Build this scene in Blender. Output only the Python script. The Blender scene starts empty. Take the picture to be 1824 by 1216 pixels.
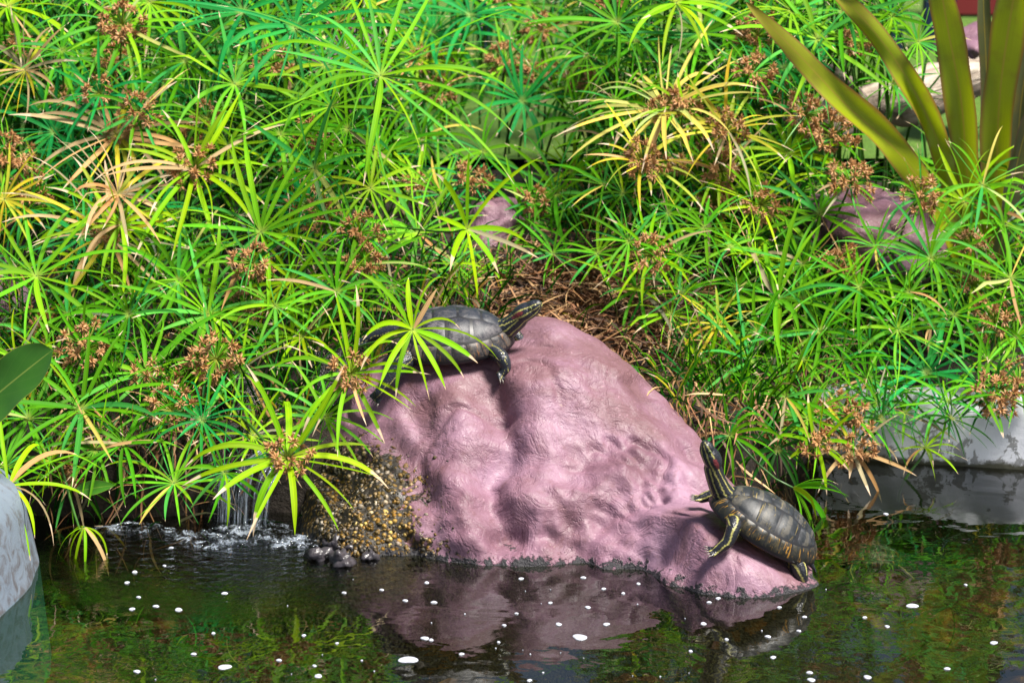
import bpy, bmesh, math, random
import numpy as np
from mathutils import Vector, Matrix, noise
from mathutils.bvhtree import BVHTree

R_ = math.radians
rng = random.Random(11)
S = bpy.context.scene
COL = S.collection

# ------------------------------------------------------------------ camera
CAM = Vector((0.0, -5.696, 1.887))
PITCH = R_(14.0)
FPX = 912.0 / math.tan(R_(10.0))          # focal length in photograph pixels
cd = bpy.data.cameras.new('camera')
cd.sensor_width = 36.0
cd.lens = 18.0 / math.tan(R_(10.0))
cd.clip_end = 500.0
cd.clip_start = 0.05
cd.dof.use_dof = True
cd.dof.focus_distance = 6.0
cd.dof.aperture_fstop = 5.6
cam = bpy.data.objects.new('camera', cd)
cam.location = CAM
cam.rotation_euler = (R_(90.0) - PITCH, 0, 0)
COL.objects.link(cam)
S.camera = cam

# ------------------------------------------------------------------ light
SUN_EL, SUN_AZ = 64.0, 68.0     # azimuth measured from the camera side (-Y) towards +X
sd = Vector((math.cos(R_(SUN_EL)) * math.sin(R_(SUN_AZ)), -math.cos(R_(SUN_EL)) * math.cos(R_(SUN_AZ)), math.sin(R_(SUN_EL))))
world = bpy.data.worlds.new('World')
S.world = world
world.use_nodes = True
wn = world.node_tree
sky = wn.nodes.new('ShaderNodeTexSky')
sky.sky_type = 'NISHITA'
sky.sun_disc = False
sky.sun_elevation = R_(SUN_EL)
sky.sun_rotation = math.atan2(sd.x, sd.y)
sky.dust_density = 3.0
sky.air_density = 1.0
wn.links.new(sky.outputs[0], wn.nodes['Background'].inputs[0])
wn.nodes['Background'].inputs[1].default_value = 0.05
sl = bpy.data.lights.new('sun', 'SUN')
sl.energy = 5.0
sl.angle = R_(15.0)
sl.color = (1.0, 0.95, 0.87)
so = bpy.data.objects.new('sun', sl)
so.rotation_euler = (-sd).to_track_quat('-Z', 'Y').to_euler()
so.location = (2, -4, 8)
COL.objects.link(so)

S.view_settings.view_transform = 'Standard'
S.view_settings.look = 'None'
S.view_settings.exposure = 1.0
S.view_settings.gamma = 1.0
S.render.engine = 'CYCLES'
S.cycles.max_bounces = 8
S.cycles.diffuse_bounces = 2
S.cycles.glossy_bounces = 3
S.cycles.transmission_bounces = 5
S.cycles.transparent_max_bounces = 8
S.cycles.use_denoising = True
S.cycles.sample_clamp_indirect = 6.0

# ------------------------------------------------------------------ helpers
FW = Vector((0, math.cos(PITCH), -math.sin(PITCH)))
UPV = Vector((0, math.sin(PITCH), math.cos(PITCH)))
def ray(px, py):
    return FW * FPX + Vector((1, 0, 0)) * (px - 912.0) + UPV * (608.0 - py)
def at_y(px, py, y):
    d = ray(px, py)
    return CAM + d * ((y - CAM.y) / d.y)
def at_z(px, py, z=0.0):
    d = ray(px, py)
    return CAM + d * ((z - CAM.z) / d.z)
def to_px(p):
    v = p - CAM
    w = v.dot(FW)
    return 912.0 + v.x / w * FPX, 608.0 - v.dot(UPV) / w * FPX
def mpp(y):
    return (y - CAM.y) / FPX * 1.03

def tag(o, label=None, cat=None, group=None, kind=None):
    if label: o['label'] = label
    if cat: o['category'] = cat
    if group: o['group'] = group
    if kind: o['kind'] = kind
    return o
def mesh_obj(name, me, mat=None, parent=None, smooth=True):
    o = bpy.data.objects.new(name, me)
    COL.objects.link(o)
    if mat is not None and not me.materials: me.materials.append(mat)
    if parent is not None: o.parent = parent
    return o
def pymesh(name, v, f, smooth=True):
    me = bpy.data.meshes.new(name)
    me.from_pydata(v, [], f)
    if smooth: me.polygons.foreach_set('use_smooth', [True] * len(me.polygons))
    me.update()
    return me
def bm_mesh(name, bm, smooth=True):
    me = bpy.data.meshes.new(name)
    bmesh.ops.recalc_face_normals(bm, faces=bm.faces[:])
    bm.to_mesh(me); bm.free()
    if smooth: me.polygons.foreach_set('use_smooth', [True] * len(me.polygons))
    return me
def empty(name, loc):
    o = bpy.data.objects.new(name, None)
    o.location = loc
    o.empty_display_size = 0.02
    COL.objects.link(o)
    return o
def fbm(p, octv=4, f=1.0):
    return noise.fractal(p * f, 0.9, 2.0, octv)
def sstep(a, b, x):
    t = min(1.0, max(0.0, (x - a) / (b - a)))
    return t * t * (3 - 2 * t)

def tube(pts, radii, sides=6):
    vs, fs = [], []
    n = len(pts)
    ref = Vector((0.3, 0.9, 0.2)).normalized()
    for i, p in enumerate(pts):
        d = (pts[min(i + 1, n - 1)] - pts[max(i - 1, 0)]).normalized()
        a = d.cross(ref)
        if a.length < 1e-3: a = d.cross(Vector((1, 0, 0)))
        a.normalize(); b = d.cross(a)
        for k in range(sides):
            t = 2 * math.pi * k / sides
            vs.append(p + (a * math.cos(t) + b * math.sin(t)) * radii[i])
    for i in range(n - 1):
        for k in range(sides):
            k2 = (k + 1) % sides
            fs.append((i * sides + k, i * sides + k2, (i + 1) * sides + k2, (i + 1) * sides + k))
    fs.append(tuple(range(sides))[::-1])
    fs.append(tuple((n - 1) * sides + k for k in range(sides)))
    return vs, fs
def bez(a, b, c, d, n):
    out = []
    for i in range(n + 1):
        t = i / n; u = 1 - t
        out.append(a * u ** 3 + b * 3 * u * u * t + c * 3 * u * t * t + d * t ** 3)
    return out

# ------------------------------------------------------------------ materials
class NT:
    def __init__(s, name):
        s.m = bpy.data.materials.new(name); s.m.use_nodes = True
        s.t = s.m.node_tree; s.n = s.t.nodes; s.l = s.t.links
        s.out = s.n['Material Output']; s.p = s.n['Principled BSDF']
    def new(s, typ, **kw):
        nd = s.n.new(typ)
        for k, v in kw.items():
            if k in nd.inputs.keys(): nd.inputs[k].default_value = v
            else: setattr(nd, k, v)
        return nd
    def link(s, a, b): s.l.new(a, b)
    def noise(s, scale, detail=4, rough=0.55, vec=None, dist=0.0):
        nd = s.new('ShaderNodeTexNoise')
        nd.inputs['Scale'].default_value = scale; nd.inputs['Detail'].default_value = detail
        nd.inputs['Roughness'].default_value = rough; nd.inputs['Distortion'].default_value = dist
        if vec is not None: s.link(vec, nd.inputs['Vector'])
        return nd.outputs['Fac']
    def voro(s, scale, vec=None, feature='F1', out='Distance'):
        nd = s.new('ShaderNodeTexVoronoi'); nd.feature = feature
        nd.inputs['Scale'].default_value = scale
        if vec is not None: s.link(vec, nd.inputs['Vector'])
        return nd.outputs[out]
    def ramp(s, fac, stops):
        nd = s.new('ShaderNodeValToRGB'); e = nd.color_ramp.elements
        while len(e) < len(stops): e.new(0.5)
        for el, (p, c) in zip(e, stops):
            el.position = p
            el.color = (c[0], c[1], c[2], 1) if hasattr(c, '__len__') else (c, c, c, 1)
        s.link(fac, nd.inputs[0])
        return nd.outputs[0]
    def mix(s, fac, a, b, mode='MIX'):
        nd = s.new('ShaderNodeMix'); nd.data_type = 'RGBA'; nd.blend_type = mode
        for sock, v in ((nd.inputs[0], fac), (nd.inputs[6], a), (nd.inputs[7], b)):
            if hasattr(v, 'is_linked') or hasattr(v, 'links'): s.link(v, sock)
            elif hasattr(v, '__len__'): sock.default_value = (v[0], v[1], v[2], 1)
            else: sock.default_value = v
        return nd.outputs[2]
    def math(s, op, a, b=None, c=None):
        nd = s.new('ShaderNodeMath'); nd.operation = op
        for i, v in enumerate((a, b, c)):
            if v is None: continue
            if hasattr(v, 'links'): s.link(v, nd.inputs[i])
            else: nd.inputs[i].default_value = v
        return nd.outputs[0]
    def maprange(s, v, a, b, c=0.0, d=1.0, smooth=True):
        nd = s.new('ShaderNodeMapRange')
        if smooth: nd.interpolation_type = 'SMOOTHSTEP'
        s.link(v, nd.inputs[0])
        for i, x in enumerate((a, b, c, d)):
            if hasattr(x, 'links'): s.link(x, nd.inputs[i + 1])
            else: nd.inputs[i + 1].default_value = x
        return nd.outputs[0]
    def bump(s, h, strength=0.5, dist=0.01, nrm=None):
        nd = s.new('ShaderNodeBump'); nd.inputs['Strength'].default_value = strength
        nd.inputs['Distance'].default_value = dist
        s.link(h, nd.inputs['Height'])
        if nrm is not None: s.link(nrm, nd.inputs['Normal'])
        return nd.outputs[0]
    def set(s, col=None, rough=None, nrm=None, spec=None, metal=None):
        for k, v in (('Base Color', col), ('Roughness', rough), ('Normal', nrm), ('Specular IOR Level', spec), ('Metallic', metal)):
            if v is None: continue
            if hasattr(v, 'links'): s.link(v, s.p.inputs[k])
            elif hasattr(v, '__len__'): s.p.inputs[k].default_value = (v[0], v[1], v[2], 1)
            else: s.p.inputs[k].default_value = v
        return s.m
    def pos(s): return s.new('ShaderNodeNewGeometry').outputs['Position']
    def obj(s): return s.new('ShaderNodeTexCoord').outputs['Object']

def leaf_material(name, attr):
    t = NT(name)
    if attr:
        a = t.new('ShaderNodeAttribute', attribute_name='col')
        colr, alp = a.outputs['Color'], a.outputs['Alpha']
    else:
        a = t.new('ShaderNodeObjectInfo')
        colr, alp = a.outputs['Color'], a.outputs['Alpha']
    uv = t.new('ShaderNodeUVMap'); uv.uv_map = 'UVMap'
    sp = t.new('ShaderNodeSeparateXYZ'); t.link(uv.outputs[0], sp.inputs[0])
    u, v = sp.outputs[0], sp.outputs[1]
    nz = t.noise(38.0, 3, 0.6, t.pos())
    nz2 = t.noise(7.0, 2, 0.5, t.pos())
    col = t.mix(t.math('MULTIPLY', nz, 0.45), colr, t.mix(1.0, colr, (0.62, 0.72, 0.55), 'MULTIPLY'))
    col = t.mix(t.maprange(nz2, 0.52, 0.72, 0.0, 0.45), col, t.mix(1.0, colr, (1.6, 1.15, 0.8), 'MULTIPLY'))
    # pale centre vein and veins along the blade
    rib = t.maprange(t.math('ABSOLUTE', t.math('SUBTRACT', v, 0.5)), 0.02, 0.10, 0.42, 0.0)
    col = t.mix(rib, col, t.mix(1.0, colr, (1.7, 1.45, 1.5), 'MULTIPLY'))
    # leaf base, near the hub, is paler
    col = t.mix(t.maprange(u, 0.0, 0.10, 0.45, 0.0), col, (0.42, 0.42, 0.10))
    wob = t.math('ADD', u, t.math('MULTIPLY', t.math('SUBTRACT', nz, 0.5), 0.10))
    tipm = t.maprange(wob, alp, t.math('ADD', alp, 0.035))
    col = t.mix(tipm, col, t.mix(nz, (0.52, 0.33, 0.18), (0.74, 0.64, 0.48)))
    t.set(col, 0.5, None, 0.06)
    tr = t.new('ShaderNodeBsdfTranslucent')
    t.link(t.mix(1.0, col, (1.25, 1.25, 0.55), 'MULTIPLY'), tr.inputs['Color'])
    ms = t.new('ShaderNodeMixShader'); ms.inputs[0].default_value = 0.24
    t.link(t.p.outputs[0], ms.inputs[1]); t.link(tr.outputs[0], ms.inputs[2])
    t.link(ms.outputs[0], t.out.inputs['Surface'])
    return t.m
M = {}
M['leaf'] = leaf_material('sedge_leaf', False)
M['leaf_stuff'] = leaf_material('sedge_thicket', True)
t = NT('sedge_stem'); M['stem'] = t.set(t.mix(t.noise(20, 3, 0.5, t.pos()), (0.022, 0.085, 0.012), (0.055, 0.15, 0.02)), 0.42)
t = NT('spikelet'); oi = t.new('ShaderNodeObjectInfo')
M['spikelet'] = t.set(t.mix(t.noise(160, 2, 0.6, t.pos()), t.mix(oi.outputs['Random'], (0.20, 0.080, 0.024), (0.34, 0.16, 0.050)), t.mix(oi.outputs['Random'], (0.48, 0.23, 0.075), (0.60, 0.34, 0.14))), 0.6)
t = NT('flower_ray'); M['ray'] = t.set((0.26, 0.30, 0.03), 0.5)
t = NT('straw'); a = t.new('ShaderNodeAttribute', attribute_name='col'); M['straw'] = t.set(a.outputs['Color'], 0.65)

# painted boulder
def rock_paint(name, gravel):
    t = NT(name)
    P = t.pos()
    n1 = t.noise(5, 5, 0.6, P, 0.4); n2 = t.noise(34, 5, 0.65, P, 0.15); n3 = t.noise(120, 4, 0.6, P)
    col = t.ramp(n1, [(0.30, (0.112, 0.052, 0.068)), (0.48, (0.202, 0.105, 0.146)), (0.70, (0.292, 0.172, 0.240))])
    col = t.mix(t.maprange(n2, 0.55, 0.72, 0.0, 0.45), col, (0.125, 0.050, 0.052))
    col = t.mix(t.maprange(t.noise(2.6, 5, 0.6, P, 0.6), 0.46, 0.62, 0.0, 0.75), col, (0.135, 0.064, 0.070))
    col = t.mix(t.maprange(n3, 0.60, 0.72, 0.0, 0.35), col, (0.48, 0.27, 0.34))
    # wear chips showing the mortar
    chip = t.maprange(t.noise(21, 6, 0.7, P, 1.5), 0.685, 0.71)
    col = t.mix(t.math('MULTIPLY', chip, 0.6), col, (0.36, 0.27, 0.22))
    rough = t.maprange(n2, 0.3, 0.7, 0.42, 0.66)
    h = t.math('ADD', t.math('MULTIPLY', n2, 1.0), t.math('MULTIPLY', n3, 0.25))
    cr = t.noise(11, 5, 0.62, P, 0.8)
    ridg = t.math('ABSOLUTE', t.math('SUBTRACT', cr, 0.5))
    h = t.math('ADD', h, t.math('MULTIPLY', t.maprange(ridg, 0.0, 0.06), 0.28))
    col = t.mix(t.maprange(ridg, 0.0, 0.02, 0.22, 0.0), col, (0.13, 0.05, 0.06))
    if gravel:
        g = t.new('ShaderNodeAttribute', attribute_name='gravel').outputs['Fac']
        gm = t.math('ADD', g, t.math('MULTIPLY', t.math('SUBTRACT', t.noise(26, 5, 0.75, P, 1.0), 0.5), 1.5))
        gm = t.maprange(gm, 0.48, 0.56)
        vd = t.voro(95, P); vc = t.voro(95, P, out='Color')
        vh = t.new('ShaderNodeSeparateColor'); t.link(vc, vh.inputs[0])
        peb = t.ramp(vh.outputs[0], [(0.0, (0.055, 0.040, 0.014)), (0.35, (0.13, 0.082, 0.014)), (0.62, (0.21, 0.13, 0.035)), (0.82, (0.30, 0.23, 0.15)), (0.95, (0.48, 0.42, 0.33))])
        peb = t.mix(t.maprange(t.noise(7, 3, 0.5, P), 0.42, 0.6, 0.0, 0.75), peb, t.mix(1.0, peb, (1.25, 0.95, 0.12), 'MULTIPLY'))
        peb = t.mix(t.maprange(vd, 0.30, 0.62), peb, (0.018, 0.014, 0.008))
        col = t.mix(gm, col, peb)
        hp = t.math('MULTIPLY', t.maprange(vd, 0.0, 0.65, 1.0, 0.0), 2.4)
        h = t.math('ADD', h, t.math('MULTIPLY', gm, hp))
        # dark algae line at the water's edge
        z = t.new('ShaderNodeSeparateXYZ'); t.link(P, z.inputs[0])
        zz = t.math('ADD', z.outputs[2], t.math('MULTIPLY', t.math('SUBTRACT', t.noise(42, 4, 0.7, P), 0.5), -0.085))
        am = t.maprange(zz, 0.006, 0.014, 1.0, 0.0)
        alg = t.mix(t.noise(90, 4, 0.7, P), (0.004, 0.005, 0.009), (0.035, 0.032, 0.035))
        alg = t.mix(t.maprange(z.outputs[2], -0.05, -0.005, 1.0, 0.0), alg, t.mix(t.noise(15, 6, 0.7, P), (0.002, 0.002, 0.0015), (0.026, 0.018, 0.006)))
        col = t.mix(am, col, alg)
        h = t.math('ADD', h, t.math('MULTIPLY', t.math('MULTIPLY', am, t.noise(150, 3, 0.6, P)), 2.0))
    return t.set(col, rough, t.bump(t.math('ADD', h, t.math('MULTIPLY', t.noise(62, 5, 0.65, P, 0.1), 0.5)), 0.6, 0.006), 0.4)
M['rock'] = rock_paint('plum_painted_boulder', True)
M['rock_back'] = rock_paint('plum_painted_boulder_dry', False)
t = NT('wet_black_rock'); P = t.pos()
M['wetrock'] = t.set(t.mix(t.noise(22, 5, 0.6, P), (0.003, 0.003, 0.003), (0.016, 0.013, 0.010)), 0.25, t.bump(t.noise(30, 6, 0.65, P), 0.8, 0.02))
t = NT('slate_stone'); P = t.pos()
M['slate'] = t.set(t.mix(t.noise(45, 5, 0.7, P), (0.010, 0.009, 0.012), (0.085, 0.075, 0.085)), 0.3, t.bump(t.noise(40, 5, 0.6, P), 0.5, 0.01))
t = NT('pebble'); oi = t.new('ShaderNodeAttribute', attribute_name='col'); M['pebble'] = t.set(oi.outputs['Color'], 0.6, t.bump(t.noise(300, 3, 0.6, t.pos()), 0.6, 0.002))
t = NT('soil'); P = t.pos()
M['soil'] = t.set(t.mix(t.noise(30, 6, 0.7, P), (0.006, 0.004, 0.003), (0.040, 0.025, 0.014)), 0.85, t.bump(t.noise(45, 6, 0.7, P), 1.0, 0.03))
t = NT('lawn'); P = t.pos()
M['lawn'] = t.set(t.mix(t.noise(6, 5, 0.65, P), (0.05, 0.17, 0.012), (0.17, 0.30, 0.02)), 0.8, t.bump(t.noise(80, 4, 0.7, P), 1.0, 0.03))
t = NT('algae_pond_bed'); P = t.pos()
sc = t.new('ShaderNodeMapping'); sc.inputs['Scale'].default_value = (1, 0.6, 1); t.link(P, sc.inputs[0])
n1 = t.noise(15, 6, 0.70, sc.outputs[0], 0.5); n2 = t.noise(3.0, 3, 0.5, sc.outputs[0]); n3 = t.noise(60, 4, 0.7, P)
c = t.ramp(n1, [(0.38, (0.004, 0.003, 0.002)), (0.48, (0.030, 0.020, 0.006)), (0.57, (0.15, 0.095, 0.018)), (0.70, (0.36, 0.26, 0.06))])
c = t.mix(t.maprange(n2, 0.40, 0.58), t.mix(1.0, c, (0.22, 0.26, 0.18), 'MULTIPLY'), c)
c = t.mix(t.maprange(n3, 0.5, 0.7, 0, 0.6), c, t.mix(1.0, c, (1.5, 1.6, 1.3), 'MULTIPLY'))
M['bed'] = t.set(t.mix(1.0, c, (0.85, 0.62, 0.55), 'MULTIPLY'), 0.8, t.bump(n1, 0.8, 0.03))

# water: clear film over the bed, mirror by Fresnel
t = NT('pond_water'); P = t.pos()
mp = t.new('ShaderNodeMapping'); mp.inputs['Scale'].default_value = (1.0, 1.0, 1.0); t.link(P, mp.inputs[0])
w1 = t.noise(5.0, 2, 0.5, mp.outputs[0], 0.5); w2 = t.noise(20, 2, 0.5, P, 0.3)
dv = t.new('ShaderNodeVectorMath'); dv.operation = 'DISTANCE'; t.link(P, dv.inputs[0]); dv.inputs[1].default_value = (-0.53, 0.20, 0.0)
near = t.maprange(dv.outputs['Value'], 0.08, 0.62, 1.0, 0.0)
wv = t.new('ShaderNodeTexWave'); wv.wave_type = 'RINGS'; wv.rings_direction = 'SPHERICAL'
wm = t.new('ShaderNodeMapping'); wm.inputs['Location'].default_value = (0.53, -0.20, 0.0); t.link(P, wm.inputs[0]); t.link(wm.outputs[0], wv.inputs['Vector'])
wv.inputs['Scale'].default_value = 9.0; wv.inputs['Distortion'].default_value = 5.0; wv.inputs['Detail'].default_value = 2.0; wv.inputs['Detail Scale'].default_value = 2.0
hh = t.math('ADD', t.math('MULTIPLY', w1, 0.75), t.math('MULTIPLY', w2, 0.10))
hh = t.math('ADD', hh, t.math('MULTIPLY', near, t.math('ADD', t.math('MULTIPLY', wv.outputs['Fac'], 0.25), t.math('MULTIPLY', t.noise(46, 3, 0.6, P, 1.0), 0.95))))
nb = t.bump(hh, 0.42, 0.012)
gl = t.new('ShaderNodeBsdfGlossy'); gl.inputs['Roughness'].default_value = 0.015; gl.inputs['Color'].default_value = (0.95, 0.97, 1, 1); t.link(nb, gl.inputs['Normal'])
tp = t.new('ShaderNodeBsdfTransparent'); tp.inputs['Color'].default_value = (0.46, 0.48, 0.35, 1)
fr = t.new('ShaderNodeFresnel'); fr.inputs['IOR'].default_value = 1.65; t.link(nb, fr.inputs['Normal'])
ms = t.new('ShaderNodeMixShader'); t.link(fr.outputs[0], ms.inputs[0]); t.link(tp.outputs[0], ms.inputs[1]); t.link(gl.outputs[0], ms.inputs[2])
t.link(ms.outputs[0], t.out.inputs['Surface']); M['water'] = t.m
t = NT('foam'); M['foam'] = t.set((0.42, 0.44, 0.50), 0.4)
# falling water: glassy strands with white aerated streaks
t = NT('falling_water'); P = t.obj()
uv = t.new('ShaderNodeUVMap'); uv.uv_map = 'UVMap'
mp = t.new('ShaderNodeMapping'); mp.inputs['Scale'].default_value = (7, 1.3, 1); t.link(uv.outputs[0], mp.inputs[0])
st = t.noise(1.0, 6, 0.72, mp.outputs[0], 0.7)
df = t.new('ShaderNodeBsdfDiffuse'); df.inputs['Color'].default_value = (0.72, 0.80, 0.95, 1)
gl = t.new('ShaderNodeBsdfGlossy'); gl.inputs['Roughness'].default_value = 0.08; t.link(t.bump(st, 1.0, 0.02), gl.inputs['Normal'])
tp = t.new('ShaderNodeBsdfTransparent'); tp.inputs['Color'].default_value = (0.85, 0.9, 0.95, 1)
m1 = t.new('ShaderNodeMixShader'); m1.inputs[0].default_value = 0.35; t.link(df.outputs[0], m1.inputs[1]); t.link(gl.outputs[0], m1.inputs[2])
m2 = t.new('ShaderNodeMixShader'); t.link(t.maprange(st, 0.44, 0.66, 0.02, 0.8), m2.inputs[0]); t.link(tp.outputs[0], m2.inputs[1]); t.link(m1.outputs[0], m2.inputs[2])
t.link(m2.outputs[0], t.out.inputs['Surface']); M['fall'] = t.m
# concrete rims
t = NT('white_painted_concrete'); P = t.pos()
z = t.new('ShaderNodeSeparateXYZ'); t.link(P, z.inputs[0])
c = t.mix(t.noise(9, 5, 0.6, P), (0.58, 0.61, 0.68), (0.72, 0.73, 0.77))
pz = t.math('ADD', t.noise(17, 6, 0.7, P, 0.5), t.math('MULTIPLY', z.outputs[2], -1.5))
c = t.mix(t.maprange(pz, 0.475, 0.50), c, t.mix(t.noise(60, 3, 0.6, P), (0.17, 0.18, 0.19), (0.32, 0.32, 0.32)))
c = t.mix(t.maprange(t.math('ADD', z.outputs[2], t.math('MULTIPLY', t.noise(30, 4, 0.7, P), -0.035)), -0.012, 0.0, 1.0, 0.0), c, (0.05, 0.05, 0.03))
M['white_wall'] = t.set(c, 0.6, t.bump(pz, 0.3, 0.01))
t = NT('weathered_blue_concrete'); P = t.pos()
z = t.new('ShaderNodeSeparateXYZ'); t.link(P, z.inputs[0])
c = t.mix(t.noise(6, 5, 0.65, P), (0.085, 0.115, 0.155), (0.18, 0.215, 0.26))
pz = t.math('ADD', t.noise(22, 6, 0.7, P, 0.8), t.math('MULTIPLY', z.outputs[2], -0.8))
c = t.mix(t.maprange(pz, 0.36, 0.58, 0.0, 0.9), c, t.mix(t.noise(50, 5, 0.7, P), (0.035, 0.034, 0.038), (0.11, 0.10, 0.105)))
c = t.mix(t.maprange(z.outputs[2], -0.01, 0.005, 1.0, 0.0), c, (0.03, 0.16, 0.20))
M['blue_wall'] = t.set(c, 0.55, t.bump(pz, 0.3, 0.008))
t = NT('driftwood'); P = t.obj()
mp = t.new('ShaderNodeMapping'); mp.inputs['Scale'].default_value = (1.2, 22, 22); t.link(P, mp.inputs[0])
n1 = t.noise(1.6, 6, 0.65, mp.outputs[0], 0.6)
M['wood'] = t.set(t.ramp(n1, [(0.3, (0.06, 0.045, 0.035)), (0.45, (0.28, 0.22, 0.17)), (0.65, (0.52, 0.45, 0.36))]), 0.8, t.bump(n1, 0.8, 0.02))
def strap_mat(name, base, edge):
    t = NT(name); uv = t.new('ShaderNodeUVMap'); uv.uv_map = 'UVMap'
    sp = t.new('ShaderNodeSeparateXYZ'); t.link(uv.outputs[0], sp.inputs[0]); v, u = sp.outputs[0], sp.outputs[1]
    ed = t.math('ABSOLUTE', t.math('SUBTRACT', v, 0.5))
    mp = t.new('ShaderNodeMapping'); mp.inputs['Scale'].default_value = (46, 2.2, 1); t.link(uv.outputs[0], mp.inputs[0])
    n1 = t.noise(1.0, 4, 0.6, mp.outputs[0]); n2 = t.noise(14, 3, 0.5, t.pos())
    c = t.mix(t.math('MULTIPLY', n1, 0.7), base, tuple(x * 0.55 for x in base))
    c = t.mix(t.maprange(n2, 0.50, 0.72, 0, 0.45), c, (0.20, 0.15, 0.02))
    c = t.mix(t.maprange(ed, 0.36, 0.5, 0.0, 0.8), c, edge)
    c = t.mix(t.maprange(ed, 0.015, 0.05, 0.6, 0.0), c, (0.40, 0.30, 0.04))
    c = t.mix(t.maprange(u, 0.6, 1.0, 0.0, 0.4), c, edge)
    t.set(c, 0.36, t.bump(n1, 0.15, 0.004))
    tr = t.new('ShaderNodeBsdfTranslucent'); t.link(c, tr.inputs['Color'])
    ms = t.new('ShaderNodeMixShader'); ms.inputs[0].default_value = 0.42
    t.link(t.p.outputs[0], ms.inputs[1]); t.link(tr.outputs[0], ms.inputs[2]); t.link(ms.outputs[0], t.out.inputs['Surface'])
    return t.m
M['strap'] = strap_mat('olive_strap_leaf', (0.36, 0.44, 0.008), (0.26, 0.10, 0.04))
M['strap_grey'] = strap_mat('bronze_strap_leaf', (0.13, 0.14, 0.05), (0.16, 0.09, 0.06))
t = NT('broad_leaf'); uv = t.new('ShaderNodeUVMap'); uv.uv_map = 'UVMap'
sp = t.new('ShaderNodeSeparateXYZ'); t.link(uv.outputs[0], sp.inputs[0]); v, u = sp.outputs[0], sp.outputs[1]
ed = t.math('ABSOLUTE', t.math('SUBTRACT', v, 0.5))
c = t.mix(t.noise(18, 4, 0.6, t.pos()), (0.026, 0.115, 0.008), (0.055, 0.175, 0.014))
vn = t.math('ABSOLUTE', t.math('SUBTRACT', t.math('FRACT', t.math('ADD', t.math('MULTIPLY', u, 7.0), t.math('MULTIPLY', ed, -5.0))), 0.5))
c = t.mix(t.maprange(vn, 0.0, 0.05, 0.25, 0.0), c, (0.10, 0.20, 0.03))
c = t.mix(t.maprange(ed, 0.008, 0.022, 0.8, 0.0), c, (0.22, 0.30, 0.05))
c = t.mix(t.maprange(ed, 0.48, 0.495, 0.0, 0.8), c, (0.30, 0.32, 0.05))
M['broad'] = t.set(c, 0.33, None, 0.4)
# turtles
def scute_mat(name, dark, pale, amount, streak, rough, bar=None):
    t = NT(name); P = t.obj()
    uv = t.new('ShaderNodeUVMap'); uv.uv_map = 'UVMap'
    sp = t.new('ShaderNodeSeparateXYZ'); t.link(uv.outputs[0], sp.inputs[0])
    oi = t.new('ShaderNodeObjectInfo')
    n1 = t.noise(70, 7, 0.78, P, 0.9); n2 = t.noise(21, 4, 0.6, P)
    c = t.mix(t.maprange(t.math('ADD', n1, t.math('MULTIPLY', n2, 0.6)), 0.70 - amount, 0.98 - amount), dark, pale)
    mp = t.new('ShaderNodeMapping'); mp.inputs['Scale'].default_value = (7, 1.2, 1); t.link(uv.outputs[0], mp.inputs[0])
    ad = t.new('ShaderNodeVectorMath'); ad.operation = 'ADD'; t.link(mp.outputs[0], ad.inputs[0])
    cb = t.new('ShaderNodeCombineXYZ'); t.link(t.math('MULTIPLY', oi.outputs['Random'], 37.0), cb.inputs[2]); t.link(cb.outputs[0], ad.inputs[1])
    s1 = t.noise(1.0, 4, 0.6, ad.outputs[0], 0.8)
    c = t.mix(t.maprange(s1, 0.58, 0.66, 0.0, 0.6 if streak else 0.12), c, streak or pale)
    if bar:
        bu = t.math('ADD', sp.outputs[0], t.math('MULTIPLY', t.math('SUBTRACT', n2, 0.5), 0.55))
        b1 = t.maprange(t.math('ABSOLUTE', t.math('SUBTRACT', bu, 0.42)), 0.07, 0.13, 0.75, 0.0)
        c = t.mix(t.math('MULTIPLY', b1, t.maprange(n1, 0.35, 0.55, 0.3, 1.0)), c, bar)
    return t.set(c, rough, t.bump(n1, 0.35, 0.002), 0.5)
M['scute_dry'] = scute_mat('dusty_grey_scute', (0.009, 0.011, 0.019), (0.125, 0.115, 0.120), -0.02, None, 0.5)
M['scute_dry_dark'] = scute_mat('dark_keel_scute', (0.010, 0.014, 0.024), (0.075, 0.070, 0.070), -0.04, None, 0.5)
M['scute_dry_rim'] = scute_mat('rim_scute', (0.014, 0.014, 0.018), (0.11, 0.088, 0.07), -0.03, (0.26, 0.11, 0.03), 0.52)
M['scute_wet'] = scute_mat('wet_olive_scute', (0.006, 0.009, 0.012), (0.045, 0.048, 0.055), -0.06, (0.26, 0.19, 0.045), 0.52, (0.085, 0.078, 0.062))
M['scute_wet_rim'] = scute_mat('wet_rim_scute', (0.012, 0.013, 0.010), (0.08, 0.06, 0.02), -0.08, (0.55, 0.26, 0.015), 0.45)
t = NT('shell_seam'); M['seam'] = t.set((0.010, 0.010, 0.012), 0.45)
t = NT('turtle_skin'); P = t.obj(); a = t.new('ShaderNodeAttribute', attribute_name='col')
M['skin'] = t.set(t.mix(t.noise(120, 3, 0.6, P), a.outputs['Color'], t.mix(1.0, a.outputs['Color'], (0.5, 0.5, 0.55), 'MULTIPLY')), 0.36, t.bump(t.voro(330, P), 0.5, 0.002))
t = NT('plastron'); P = t.obj()
M['plastron'] = t.set(t.mix(t.maprange(t.noise(42, 2, 0.5, P, 0.4), 0.50, 0.55), (0.58, 0.26, 0.018), (0.035, 0.022, 0.010)), 0.35)
t = NT('claw'); M['claw'] = t.set((0.20, 0.18, 0.16), 0.35)
t = NT('eye'); M['eye'] = t.set((0.01, 0.012, 0.01), 0.08)
t = NT('eye_ring'); M['iris'] = t.set((0.16, 0.20, 0.07), 0.2)
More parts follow.
